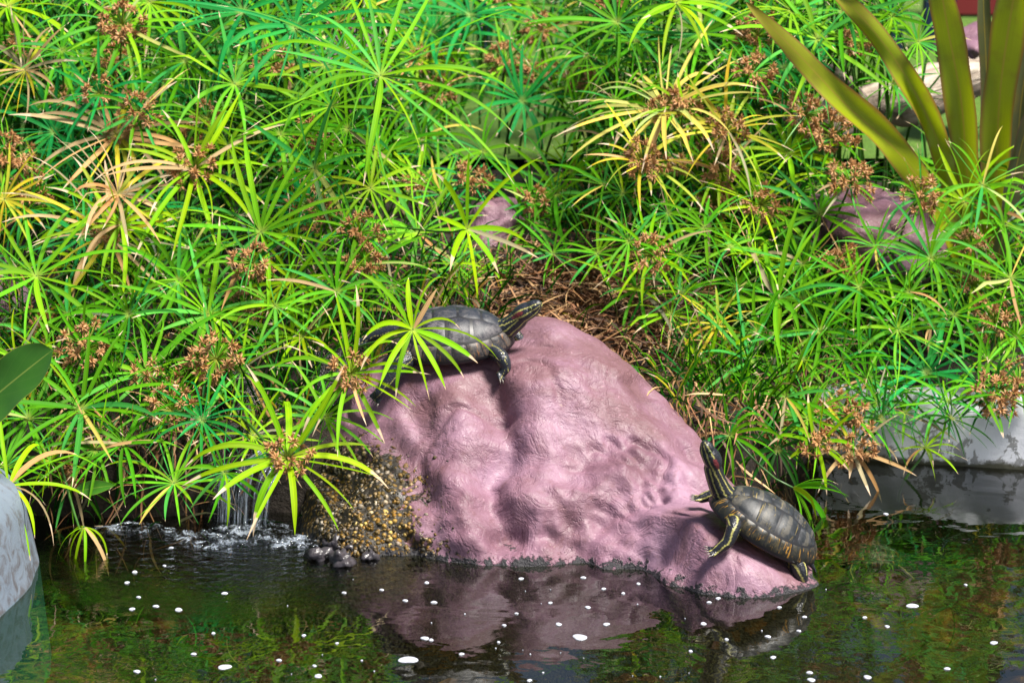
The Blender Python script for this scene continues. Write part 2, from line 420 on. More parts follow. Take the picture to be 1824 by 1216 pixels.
t = NT('navy_metal'); M['navy'] = t.set((0.010, 0.022, 0.075), 0.4)
t = NT('red_board'); P = t.pos(); M['red'] = t.set(t.mix(t.noise(8, 4, 0.6, P), (0.20, 0.012, 0.02), (0.30, 0.025, 0.035)), 0.6)

# ------------------------------------------------------------------ terrain
def shore(x):
    y = 0.30 + 0.10 * sstep(-0.45, -0.1, x) + 0.40 * sstep(0.42, 0.80, x)
    return y + 0.02 * math.sin(x * 9.0)
def ground(x, y):
    yb = shore(x)
    t_ = sstep(yb - 0.07, yb + 0.07, y)
    top = 0.14 + (0.35 - 0.17 * sstep(0.2, 0.6, x)) * max(0.0, y - yb)
    top = min(top, 0.42) if top < 0.40 else 0.40 + 0.02 * (1 - math.exp(-(top - 0.40) / 0.02))
    n = fbm(Vector((x, y, 0.0)), 4, 7.0) * 0.018
    return -0.32 * (1 - t_) + (top + n) * t_
def grid_mesh(name, xs, ys, f):
    nx, ny = len(xs), len(ys)
    v = [(x, y, f(x, y)) for y in ys for x in xs]
    fc = [(j * nx + i, j * nx + i + 1, (j + 1) * nx + i + 1, (j + 1) * nx + i) for j in range(ny - 1) for i in range(nx - 1)]
    return pymesh(name, v, fc)
lin = lambda a, b, n: [a + (b - a) * i / (n - 1) for i in range(n)]
o = mesh_obj('soil_bank', grid_mesh('soil_bank', lin(-3.2, 3.2, 190), lin(0.12, 2.5, 90), ground), M['soil'])
tag(o, kind='structure')
def bedf(x, y):
    return -0.17 + 0.045 * fbm(Vector((x, y, 3.0)), 5, 3.0) + 0.02 * fbm(Vector((x, y, 7.0)), 3, 13.0) - 0.06 * sstep(-0.5, 0.2, y)
o = mesh_obj('pond_bed', grid_mesh('pond_bed', lin(-3.0, 3.0, 170), lin(-3.4, 0.9, 130), bedf), M['bed'])
tag(o, kind='structure')
o = mesh_obj('pond_water', pymesh('pond_water', [(-3.0, -3.4, 0), (3.0, -3.4, 0), (3.0, 0.95, 0), (-3.0, 0.95, 0)], [(0, 1, 2, 3)]), M['water'])
tag(o, kind='structure')
def lawnf(x, y): return 0.445 + 0.02 * abs(fbm(Vector((x, y, 1.0)), 3, 0.8)) if y < 25 else 0.44
o = mesh_obj('lawn', grid_mesh('lawn', lin(-40, 40, 60), [2.15 + 70 * (i / 50) ** 2 for i in range(51)], lawnf), M['lawn'])
tag(o, kind='structure')
# paving round the near side of the pond, under and behind the camera
t = NT('paving'); P = t.pos(); M['paving'] = t.set(t.mix(t.noise(5, 5, 0.6, P), (0.16, 0.15, 0.14), (0.30, 0.29, 0.27)), 0.8, t.bump(t.noise(40, 4, 0.6, P), 0.5, 0.01))
o = mesh_obj('paving', pymesh('paving', [(-40, -60, 0.12), (40, -60, 0.12), (40, -3.4, 0.12), (-40, -3.4, 0.12), (-40, -3.4, -0.4), (40, -3.4, -0.4)], [(0, 1, 2, 3), (3, 2, 5, 4)], False), M['paving'])
tag(o, kind='structure')

def frame(fwd, up, loc, sc=1.0):
    f = Vector(fwd).normalized(); u = Vector(up); s = u.cross(f).normalized(); u = f.cross(s).normalized()
    m = Matrix((f, s, u)).transposed().to_4x4(); m.translation = loc
    return m @ Matrix.Scale(sc, 4)
FR1 = frame((1, 0.03, 0.05), (0.0, -0.16, 1), at_y(806, 632, 0.43) + Vector((0, 0, 0.004)), 1.12)
FR2 = frame((-0.86, 0.04, 0.49), (0.45, -0.10, 0.86), at_y(1348, 957, -0.085), 1.02)
SEATS = [(FR1, FR1.inverted(), lambda x: 0.002 - 0.02 * max(0, x), 0.135, 0.085, 1.8), (FR2, FR2.inverted(), lambda x: -0.004 - 0.13 * max(0.0, x), 0.120, 0.090, 2.4)]
def seat(p):
    for m, mi, tz, a, b, far in SEATS:
        q = mi @ p
        e = math.hypot(q.x / a, q.y / b)
        if e < far and abs(q.z) < 0.12:
            w = 1 - sstep(0.6, far, e)
            q.z += (tz(q.x) - q.z) * w
            p = m @ q
    return p
# ------------------------------------------------------------------ big plum boulder (lofted from foot line to ridge)
cols_ = [  # foot px,py ; ridge px,py ; ridge depth ; roundness
    (528, 905, 590, 760, 0.50, 1.7), (560, 955, 628, 700, 0.52, 1.8), (625, 985, 680, 655, 0.54, 2.0), (715, 990, 755, 628, 0.56, 2.1), (835, 1002, 850, 610, 0.56, 2.0),
    (930, 1003, 950, 574, 0.52, 1.75), (1020, 1006, 1050, 604, 0.50, 1.7), (1110, 1018, 1128, 654, 0.46, 1.6), (1200, 1041, 1190, 706, 0.42, 1.5),
    (1290, 1057, 1258, 800, 0.30, 1.35), (1375, 1057, 1335, 900, 0.12, 1.25), (1425, 1050, 1398, 978, -0.04, 1.2), (1462, 1040, 1450, 1026, -0.12, 1.2)]
NU, NV, NB = 210, 130, 46
A = []
for fx, fy, rx, ry, rd, pw in cols_:
    F = at_z(fx, fy, 0.0); Rr = at_y(rx, ry, rd)
    A.append([F.x, F.y, Rr.x, Rr.y, Rr.z, pw])
A = np.array(A)
def catmull(arr, s):
    n = len(arr); i = int(min(max(s, 0), n - 1.0001)); f = s - i
    p0, p1, p2, p3 = arr[max(i - 1, 0)], arr[i], arr[min(i + 1, n - 1)], arr[min(i + 2, n - 1)]
    return 0.5 * ((2 * p1) + (-p0 + p2) * f + (2 * p0 - 5 * p1 + 4 * p2 - p3) * f * f + (-p0 + 3 * p1 - 3 * p2 + p3) * f ** 3)
base = []
for j in range(NV + NB + 8):
    row = []
    for i in range(NU):
        fx, fy, rx, ry, rz, pw = catmull(A, i / (NU - 1) * (len(A) - 1))
        rz = max(rz, 0.012)
        if j < 8:
            k = (8 - j) / 8.0
            sx = (i / (NU - 1) - 0.5) * 2; p = Vector((fx + 0.34 * k * sx ** 3, fy - 0.34 * k + 0.10 * k * max(0, sx) ** 3, -0.24 * k ** 0.8))
        elif j < NV + 8:
            a = (j - 8) / (NV - 1)
            p = Vector((fx + (rx - fx) * a, fy + (ry - fy) * a, rz * (1 - (1 - a) ** pw)))
        else:
            a = (j - NV - 7) / NB
            p = Vector((rx, ry + 0.34 * a, rz - (rz + 0.12) * (a ** 1.9)))
        row.append(p)
    base.append(row)
nr = len(base)
GROOVE = [(868, 690), (885, 735), (905, 790), (872, 850), (878, 905), (900, 950)]
GROOVE2 = [(690, 770), (735, 830), (770, 880)]
LEDGE = [(985, 880), (1040, 885), (1090, 905), (1140, 935)]
def pdist(px, py, line):
    best, s = 1e9, 0
    for (x1, y1), (x2, y2) in zip(line, line[1:]):
        dx, dy = x2 - x1, y2 - y1
        t_ = max(0, min(1, ((px - x1) * dx + (py - y1) * dy) / (dx * dx + dy * dy)))
        d = math.hypot(px - x1 - dx * t_, py - y1 - dy * t_)
        if d < best: best = d; s = (px - x1) * dy - (py - y1) * dx
    return best, s
rv, grav = [], []
for j in range(nr):
    for i in range(NU):
        p = base[j][i]
        du = base[j][min(i + 1, NU - 1)] - base[j][max(i - 1, 0)]
        dv_ = base[min(j + 1, nr - 1)][i] - base[max(j - 1, 0)][i]
        n = du.cross(dv_)
        n = n.normalized() if n.length > 1e-9 else Vector((0, 0, 1))
        if n.z < -0.2: n = -n
        px, py = to_px(p)
        edge = sstep(0, 8, min(i, NU - 1 - i))
        amp = edge * (0.35 if j < 8 else 1.0)
        ridge_keep = 1.0 - 0.55 * math.exp(-((j - NV - 8) / 16.0) ** 2)
        bz = 0.40 + 0.8 * sstep(770, 900, py) * sstep(1300, 1150, px) if 8 <= j < NV + 8 else 0.6
        d = (fbm(p + Vector((3.1, 0, 0)), 3, 4.2) * 0.030 + (fbm(p + Vector((0, 9.2, 0)), 4, 11.0) * 0.0125 + fbm(p, 4, 30.0) * 0.0062) * bz) * amp * ridge_keep
        wq = p + Vector((fbm(p, 2, 5.0), fbm(p + Vector((7, 0, 0)), 2, 5.0), 0)) * 0.10
        tb = abs(fbm(wq + Vector((5, 5, 1)), 3, 5.0))
        d -= 0.015 * math.exp(-(tb * 8.0) ** 2) * sstep(-0.2, 0.2, fbm(p + Vector((2, 8, 4)), 2, 4.0)) * amp * ridge_keep
        if 8 <= j < NV + 8:
            g, s = pdist(px, py, GROOVE)
            d -= 0.038 * math.exp(-(g / 28.0) ** 2)
            d += 0.022 * math.exp(-((g - 66) / 36.0) ** 2) * (1.0 if s < 0 else 0.45)
            g, s = pdist(px, py, GROOVE2); d -= 0.014 * math.exp(-(g / 22.0) ** 2)
            g, s = pdist(px, py, LEDGE); d += 0.013 * math.exp(-((g) / 26.0) ** 2) * (1 if s > 0 else 0.6)
            d += 0.012 * sstep(0.0, 1.0, math.exp(-((py - 975) / 40.0) ** 2)) * (0.5 + fbm(p, 2, 14.0))
        rv.append(seat(p + n * d) if 8 <= j < NV + 30 else p + n * d)
        gx = math.exp(-(max(0.0, px - 600) / 165.0) ** 2)
        gy = sstep(700, 860, py) * (1.0 if j < NV + 8 else 0.3)
        grav.append(min(1.0, gx * 1.05 * gy + 0.35 * sstep(800, 960, px) * 0 + (0.25 * math.exp(-((py - 985) / 22.0) ** 2) * math.exp(-((px - 780) / 90.0) ** 2))))
ga = np.array([list(p) for p in rv]).reshape(nr, NU, 3)
for _ in range(2):      # ease folds
    gb = ga.copy()
    gb[1:-1, 1:-1] = 0.5 * ga[1:-1, 1:-1] + 0.125 * (ga[:-2, 1:-1] + ga[2:, 1:-1] + ga[1:-1, :-2] + ga[1:-1, 2:])
    ga = gb
rv = [Vector(q) for q in ga.reshape(-1, 3).tolist()]
rf = [(j * NU + i, j * NU + i + 1, (j + 1) * NU + i + 1, (j + 1) * NU + i) for j in range(nr - 1) for i in range(NU - 1)]
rme = pymesh('boulder_face', rv, rf)
at = rme.attributes.new('gravel', 'FLOAT', 'POINT'); at.data.foreach_set('value', grav)
boulder = empty('boulder', at_z(960, 1003, 0))
tag(boulder, 'large plum painted boulder sloping into the pond with turtles resting on it', 'boulder')
def child(name, me, mat, root):
    o = mesh_obj(name, me, mat, root)
    o.matrix_parent_inverse = Matrix.Translation(-root.location)
    return o
child('painted_body', rme, M['rock'], boulder)
RB = BVHTree.FromPolygons(rv, rf)
def rock_hit(px, py):
    d = ray(px, py).normalized()
    h = RB.ray_cast(CAM, d)
    return h[0], h[1]
def rock_top(x, y, default=0.0):
    h = RB.ray_cast(Vector((x, y, 2.0)), Vector((0, 0, -1)))
    return h[0].z if h[0] else default

# shared low-poly stones
def stone_mesh(name, seed, sub=2, squash=0.7, jag=0.25):
    bm = bmesh.new(); bmesh.ops.create_icosphere(bm, subdivisions=sub, radius=1.0)
    for v in bm.verts:
        k = 1 + jag * fbm(v.co + Vector((seed * 3.7, 0, 0)), 3, 1.3)
        v.co = Vector((v.co.x * k, v.co.y * k, v.co.z * k * squash))
    return bm_mesh(name, bm)
# loose pebbles set in the unpainted mortar at the foot (too many to pick apart)
pv, pf, pc = [], [], []
ico = bmesh.new(); bmesh.ops.create_icosphere(ico, subdivisions=1, radius=1.0)
iv = [v.co.copy() for v in ico.verts]; iff = [[v.index for v in f.verts] for f in ico.faces]; ico.free()
for k in range(1000):
    px = 560 + abs(rng.gauss(0, 105)); py = rng.uniform(770, 990)
    if px > 830: continue
    if px < 660 and py < 850 and rng.random() < .5: continue
    h, n = rock_hit(px, py)
    if h is None or rng.random() > math.exp(-((px - 600) / 190) ** 2) * sstep(760, 900, py): continue
    s = rng.choice([0.002, 0.0026, 0.003, 0.0035, 0.004, 0.006])
    q = Vector((rng.uniform(-1, 1), rng.uniform(-1, 1), rng.uniform(-1, 1)))
    sx, sy, sz = rng.uniform(.7, 1.3), rng.uniform(.7, 1.3), rng.uniform(.5, .9)
    rot = q.to_track_quat('Z', 'Y').to_matrix()
    b0 = len(pv)
    for c0 in iv:
        kk = s * rng.uniform(0.75, 1.2); pv.append(h + rot @ Vector((c0.x * sx * kk, c0.y * sy * kk, c0.z * sz * kk)) - n * s * 0.1)
    pf += [[b0 + i for i in f] for f in iff]
    cc = rng.choice([(0.22, 0.13, 0.012), (0.14, 0.085, 0.01), (0.26, 0.16, 0.025), (0.34, 0.28, 0.2), (0.04, 0.033, 0.02), (0.42, 0.33, 0.25), (0.25, 0.14, 0.012), (0.05, 0.04, 0.02), (0.10, 0.07, 0.01)])
    w = rng.uniform(.2, .62)
    pc += [(cc[0] * w, cc[1] * w, cc[2] * w, 1)] * len(iv)
pm = pymesh('gravel', pv, pf)
ca = pm.color_attributes.new('col', 'FLOAT_COLOR', 'POINT'); ca.data.foreach_set('color', np.array(pc, dtype=np.float32).ravel())
g = child('embedded_gravel', pm, M['pebble'], boulder); tag(g, 'golden brown gravel bared at the foot of the boulder', kind='stuff')

# boulders behind, in the same plum paint
def back_boulder(px, py, y, rx, rz, seed, label, zs=None):
    c = at_y(px, py, y)
    me = stone_mesh('plum_boulder', seed, 4, 1.0, 0.3)
    o = mesh_obj('boulder', me, M['rock_back'])
    o.location = c; o.scale = (rx, rx * 0.8, rz)
    o.rotation_euler = (0, 0, seed)
    tag(o, label, 'boulder')
back_boulder(885, 440, 1.28, 0.105, 0.115, 1, 'small plum boulder half hidden in sedges behind the resting turtle')
back_boulder(1545, 430, 1.30, 0.20, 0.13, 2, 'plum boulder behind the sedges at the foot of the bronze strap leaf plant')
back_boulder(-8, 560, 0.90, 0.095, 0.14, 3, 'plum boulder behind the broad dark leaf')
back_boulder(612, 150, 2.0, 0.13, 0.16, 4, 'pinkish plum boulder high on the bank behind the tall sedges')
back_boulder(1740, 95, 2.5, 0.14, 0.08, 5, 'plum boulder behind the driftwood log')

# wet black rocks of the waterfall and the dark bank
wet = [(450, 880, 0.50, 0.17, 0.19), (560, 800, 0.62, 0.15, 0.22), (350, 880, 0.46, 0.15, 0.15), (250, 890, 0.45, 0.16, 0.12), (140, 900, 0.45, 0.14, 0.12), (610, 720, 0.74, 0.14, 0.18), (500, 740, 0.78, 0.14, 0.18)]
wl = ['dripping black rock directly behind the falling water', 'black wet rock between the waterfall and the plum boulder', 'black wet rock just left of the falling water', 'black wet rock under the overhanging sedges midway to the pond rim', 'black wet rock under the sedges beside the small ovate leaf', 'black wet rock at the hind feet of the resting turtle', 'black wet rock at the head of the waterfall']
for k, (px, py, y, r, h) in enumerate(wet):
    o = mesh_obj('wet_rock', stone_mesh('wet_rock', 10 + k, 3, 1.0, 0.5), M['wetrock'])
    c = at_y(px, py, y); o.location = (c.x, y, h * 0.35); o.scale = (r, r * 0.75, h); o.rotation_euler = (0.2 * k, 0, k * 1.1)
    tag(o, wl[k], 'rock')
sl_ = [(598, 968, 0.020, 'dark slate stone with a peaked top at the waterline by the gravel'), (628, 972, 0.019, 'lilac grey stone at the waterline beside the peaked dark stone'), (606, 992, 0.021, 'pale grey half submerged stone off the gravel foot'), (568, 985, 0.018, 'small dark wet stone at the edge of the splash'), (660, 985, 0.013, 'tiny plum pebble at the foot of the gravel')]
for k, (px, py, r, lb) in enumerate(sl_):
    o = mesh_obj('stone', stone_mesh('stone', 30 + k, 3, 0.8, 0.9), M['slate'])
    o.location = at_z(px, py + 6, 0.004); o.scale = (r * 1.25, r, r * 1.2); o.rotation_euler = (0.1, 0.2, k)
    tag(o, lb, 'stone')

# ------------------------------------------------------------------ pond rims
def rim(name, path, prof, mat, label, n=48):
    pts = []
    for i in range(n + 1):
        q = catmull(np.array(path), i / n * (len(path) - 1)); pts.append(Vector((q[0], q[1], 0)))
    v, f = [], []; m = len(prof)
    for i, p in enumerate(pts):
        d = (pts[min(i + 1, n)] - pts[max(i - 1, 0)]).normalized(); s = Vector((d.y, -d.x, 0))
        for (o_, z_) in prof:
            jit = 0.006 * fbm(Vector((p.x, p.y, z_)), 3, 6.0)
            v.append(p + s * (o_ + jit) + Vector((0, 0, z_ + jit)))
    for i in range(n):
        for k in range(m - 1): f.append((i * m + k, i * m + k + 1, (i + 1) * m + k + 1, (i + 1) * m + k))
    f.append(tuple(range(m))); f.append(tuple(n * m + k for k in range(m))[::-1])
    bm = bmesh.new(); me0 = pymesh(name, v, f); bm.from_mesh(me0); bpy.data.meshes.remove(me0)
    bmesh.ops.recalc_face_normals(bm, faces=bm.faces[:])
    o = mesh_obj(name, bm_mesh(name, bm), mat)
    return tag(o, label, 'pond wall')
def round_prof(w, top, batter=0.02, r=0.04):
    pr = [(batter + 0.03, -0.35), (batter, 0.0)]
    for k in range(7):
        a = k / 6 * math.pi / 2; pr.append((-r + r * math.cos(a), top - r + r * math.sin(a)))
    for k in range(7):
        a = k / 6 * math.pi / 2; pr.append((-w + r - r * math.sin(a), top - r + r * math.cos(a)))
    pr.append((-w - batter, -0.35))
    return pr
# right-hand white wall, pond side faces the camera (path runs left to right => side vector points to -Y)
a_, b_ = at_z(1480, 812), at_z(1824, 834)
rim('pond_wall', [(a_.x - 0.25, a_.y + 0.10), (a_.x, a_.y), (b_.x, b_.y), (b_.x + 0.35, b_.y - 0.06), (b_.x + 0.9, b_.y - 0.35), (b_.x + 1.2, b_.y - 1.2)], round_prof(0.16, 0.15, 0.012), M['white_wall'], 'white painted concrete pond wall with peeling paint under the sedges')
# left rounded rim
rim('pond_wall', [(-1.36, 0.42), (-1.15, 0.22), (-1.015, 0.06), (-0.985, -0.12), (-1.015, -0.34), (-1.10, -0.9), (-1.2, -1.8)][::-1], round_prof(0.22, 0.20, 0.02, 0.09), M['blue_wall'], 'rounded weathered blue grey concrete pond rim')

# ------------------------------------------------------------------ waterfall, splash, foam
def sheet(name, rows, mat, parent=None):
    v, f, uvs = [], [], []
    m = len(rows[0]); n = len(rows)
    for r in rows: v += r
    for j in range(n - 1):
        for i in range(m - 1): f.append((j * m + i, j * m + i + 1, (j + 1) * m + i + 1, (j + 1) * m + i))
    me = pymesh(name, v, f)
    uv = me.uv_layers.new(name='UVMap')
    idx = np.zeros(len(me.loops), dtype=np.int32); me.loops.foreach_get('vertex_index', idx)
    U = np.stack([(idx % m) / (m - 1), (idx // m) / (n - 1)], 1).astype(np.float32)
    uv.data.foreach_set('uv', U.ravel())
    return me
fallroot = empty('waterfall', at_z(455, 940))
tag(fallroot, 'thin white waterfall trickling down black rock into the pond', 'waterfall')
falls = [([(548, 690, .60), (535, 725, .52), (525, 770, .44), (515, 800, .38)], 30, 34), ([(515, 800, .37), (490, 825, .31), (470, 870, .275), (462, 938, .255)], 26, 22), ([(470, 800, .37), (440, 830, .30), (428, 880, .28), (424, 940, .26)], 20, 30), ([(405, 815, .36), (400, 850, .31), (398, 890, .29), (396, 938, .275)], 11, 14)]
for path, w0, w1_ in falls:
    rows = []
    for j in range(25):
        q = catmull(np.array(path, dtype=float), j / 24 * 3)
        c = at_y(q[0], q[1], q[2]); w = (w0 + (w1_ - w0) * j / 24) * mpp(q[2]) * .5
        rows.append([c + Vector(((i / 14 * 2 - 1) * w * 1.4, -0.012 * abs(math.sin(i * 1.9 + j * 0.15)) - 0.006 * fbm(Vector((i * 0.7, j * 0.35, q[0])), 2), 0)) for i in range(15)])
    child('stream', sheet('stream', rows, None), M['fall'], fallroot)
# churned water where it lands
spl = empty('splash', at_z(455, 948)); tag(spl, 'churned white foam where the waterfall lands', 'splash')
def blob_sheet(c, rx, ry, seed, h):
    v, f = [], []
    nr_, na = 9, 40
    v.append(c + Vector((0, 0, h)))
    for r in range(1, nr_ + 1):
        for a in range(na):
            t_ = 2 * math.pi * a / na; q = r / nr_
            k = q * (1 + 0.35 * fbm(Vector((math.cos(t_) * 1.6, math.sin(t_) * 1.6, seed)), 3))
            z = h * (1 - q ** 2) * (0.5 + 1.2 * abs(fbm(Vector((math.cos(t_) * q * 4, math.sin(t_) * q * 4, seed + 5)), 3, 1.6))) - 0.002 * (q == 1)
            v.append(c + Vector((math.cos(t_) * k * rx, math.sin(t_) * k * ry, z)))
    for a in range(na): f.append((0, 1 + a, 1 + (a + 1) % na))
    for r in range(nr_ - 1):
        for a in range(na):
            b = 1 + r * na; a2 = (a + 1) % na
            f.append((b + a, b + na + a, b + na + a2, b + a2))
    return pymesh('foam_patch', v, f)
t = NT('churned_water'); P = t.pos(); st = t.noise(110, 4, 0.7, P, 1.0)
df = t.new('ShaderNodeBsdfDiffuse'); df.inputs['Color'].default_value = (0.66, 0.74, 0.88, 1)
gl = t.new('ShaderNodeBsdfGlossy'); gl.inputs['Roughness'].default_value = 0.06; t.link(t.bump(st, 1.0, 0.01), gl.inputs['Normal'])
tp = t.new('ShaderNodeBsdfTransparent')
m1 = t.new('ShaderNodeMixShader'); m1.inputs[0].default_value = 0.4; t.link(df.outputs[0], m1.inputs[1]); t.link(gl.outputs[0], m1.inputs[2])
m2 = t.new('ShaderNodeMixShader'); t.link(t.maprange(t.math('ADD', st, t.math('MULTIPLY', t.math('SUBTRACT', t.noise(28, 4, 0.6, P, 0.5), 0.5), 1.3)), 0.50, 0.74, 0.0, 0.7), m2.inputs[0]); t.link(tp.outputs[0], m2.inputs[1]); t.link(m1.outputs[0], m2.inputs[2])
t.link(m2.outputs[0], t.out.inputs['Surface']); M['churn'] = t.m
for k, (px, py, rx, ry, h) in enumerate([(455, 948, .10, .085, .016), (365, 958, .055, .05, .010), (400, 972, .05, .04, .008), (500, 962, .06, .05, .010), (545, 966, .03, .03, .014), (270, 942, .05, .018, .006), (200, 940, .045, .014, .005), (240, 935, .06, .012, .007), (330, 952, .03, .025, .008)]):
    child('foam_patch', blob_sheet(at_z(px, py, 0.002), rx, ry, k * 2.3, h), M['churn'], spl)
# rounded bubbles afloat round the splash and foam flecks scattered on the pond
def disc_mesh(seed):
    v, f = [(0, 0, 1.0)], []
    na = 18
    for r, z in ((0.6, 0.85), (0.95, 0.3), (1.0, -0.2)):
        for a in range(na):
            t_ = 2 * math.pi * a / na; k = r * (1 + 0.14 * math.sin(2 * t_ + seed) + 0.08 * math.sin(3 * t_ + 2 * seed))
            v.append((math.cos(t_) * k, math.sin(t_) * k, z))
    for a in range(na): f.append((0, 1 + a, 1 + (a + 1) % na))
    for r in range(2):
        for a in range(na):
            b = 1 + r * na; a2 = (a + 1) % na; f.append((b + a, b + na + a, b + na + a2, b + a2))
    me = pymesh('foam_fleck', v, f); me.materials.append(M['foam']); return me
dm = [disc_mesh(s) for s in (0.3, 1.7, 3.1, 4.4)]
flecks = [(400, 1187, 17), (727, 1174, 24), (1033, 1134, 20), (318, 1085, 11), (235, 1084, 8), (278, 1079, 8), (247, 1063, 6), (240, 1018, 8), (226, 1037, 7), (400, 1056, 8), (757, 1136, 11), (768, 1139, 7), (822, 1164, 7), (773, 1072, 8), (722, 1069, 7), (760, 1037, 7), (928, 1030, 7), (1039, 1028, 7), (1047, 1081, 8), (995, 1111, 9), (1080, 1111, 9), (345, 1164, 7), (244, 1195, 9), (567, 1203, 11), (943, 1211, 7), (1625, 1078, 15), (1578, 915, 7), (1253, 1110, 9), (1283, 1040, 0), (1279, 1065, 7), (1263, 1072, 6), (1368, 1133, 8), (1294, 1138, 6), (1377, 1170, 8), (1442, 1197, 8), (1445, 1210, 11), (1545, 1205, 11), (1770, 1144, 10), (1687, 1190, 8), (1720, 1041, 5), (1580, 1115, 7), (1540, 1099, 6), (1433, 1098, 6), (1423, 1123, 6), (1230, 1159, 6), (1388, 1081, 6), (305, 975, 6), (293, 1007, 5), (380, 1127, 6), (541, 1131, 6), (497, 1175, 7), (560, 1185, 6), (1110, 1056, 6), (980, 1073, 6), (920, 1092, 5), (898, 1113, 6), (888, 1143, 5), (600, 1145, 5), (613, 1055, 6), (680, 1050, 6), (1137, 1039, 6), (1075, 1048, 6)]
flecks = [f for f in flecks if f[2] > 0]
for k in range(26):
    px = rng.choice([rng.uniform(30, 1800), rng.uniform(560, 1250)]); py = rng.uniform(1020, 1212)
    flecks.append((px, py, rng.choice([1.2, 1.5, 2, 2.4, 3])))
LBIG = 'large white foam fleck adrift on the dark pond water'
LSML = 'small white foam fleck adrift on the dark pond water'
wdry = RB
for k, (px, py, r) in enumerate(flecks):
    p = at_z(px, py, 0.0008)
    h, n = rock_hit(px, py)
    if h is not None and h.z > 0.0: continue
    o = bpy.data.objects.new('foam_fleck', dm[k % 4]); COL.objects.link(o)
    s = r * mpp(p.y) * 0.68
    o.location = p; o.scale = (s, s, 0.0018 + s * 0.06); o.rotation_euler = (0, 0, rng.uniform(-0.3, 0.3))
    tag(o, LBIG if r >= 9 else LSML, 'foam', LBIG if r >= 9 else LSML)

# ------------------------------------------------------------------ turtles
def remeshed(name, verts, faces, voxel, smooth):
    me = pymesh(name + '_raw', verts, faces)
    o = bpy.data.objects.new(name + '_raw', me); COL.objects.link(o)
    r = o.modifiers.new('r', 'REMESH'); r.mode = 'VOXEL'; r.voxel_size = voxel; r.use_smooth_shade = True
    s = o.modifiers.new('s', 'SMOOTH'); s.factor = 0.5; s.iterations = smooth
    dg = bpy.context.evaluated_depsgraph_get()
    out = bpy.data.meshes.new_from_object(o.evaluated_get(dg))
    out.name = name
    bpy.data.objects.remove(o); bpy.data.meshes.remove(me)
    return out
def blob(c, r, sides=14, rings=9):
    v, f = [], []
    for j in range(rings + 1):
        th = math.pi * j / rings
        for k in range(sides):
            a = 2 * math.pi * k / sides
            v.append(Vector(c) + Vector((r[0] * math.sin(th) * math.cos(a), r[1] * math.sin(th) * math.sin(a), r[2] * math.cos(th))))
    for j in range(rings):
        for k in range(sides):
            k2 = (k + 1) % sides
            f.append((j * sides + k, (j + 1) * sides + k, (j + 1) * sides + k2, j * sides + k2))
    return v, f
SL, SW, ZR, HD = 0.120, 0.092, 0.026, 0.062     # shell half length, half width, rim height, dome height
def dome(x, y, lift=0.0):
    r = min(1.0, math.hypot(x, y))
    z = ZR + HD * (1 - r ** 2.5) ** 0.72 - 0.006 * sstep(0.86, 1.0, r) + 0.003 * math.exp(-(y / 0.05) ** 2) * (1 - r)
    w = 1 + 0.07 * (-x) - 0.05 * sstep(0.5, 1.0, x)
    fl = 1.0 + 0.025 * sstep(0.84, 1.0, r)
    p = Vector((x * SL * fl, y * SW * w * fl, z))
    n = Vector((x / SL * 0.011, y / SW * 0.009, 0.22 + (1 - r) * 1.0)).normalized() if r < 0.999 else Vector((x, y, 0.35)).normalized()
    n = Vector((x * r, y * r, 1.15 - r)).normalized()
    return p + n * lift
def patch(f2, n=8):
    v, fc, uvs = [], [], []
    for j in range(n + 1):
        for i in range(n + 1):
            a = i / n; b = j / n
            e = min(a, 1 - a, b, 1 - b)
            x, y = f2(0.012 + 0.976 * a, 0.012 + 0.976 * b)
            lift = -0.0012 if e == 0 else (0.0012 if e <= 1.001 / n else 0.0012 + 0.0016 * sstep(0.1, 0.5, e))
            v.append(dome(x, y, lift))
    for j in range(n):
        for i in range(n): fc.append((j * (n + 1) + i, j * (n + 1) + i + 1, (j + 1) * (n + 1) + i + 1, (j + 1) * (n + 1) + i))
    me = pymesh('scute', v, fc)
    uv = me.uv_layers.new(name='UVMap'); m = n + 1
    idx = np.zeros(len(me.loops), dtype=np.int32); me.loops.foreach_get('vertex_index', idx)
    uv.data.foreach_set('uv', np.stack([(idx % m) / n, (idx // m) / n], 1).astype(np.float32).ravel())
    return me
RI = 0.875
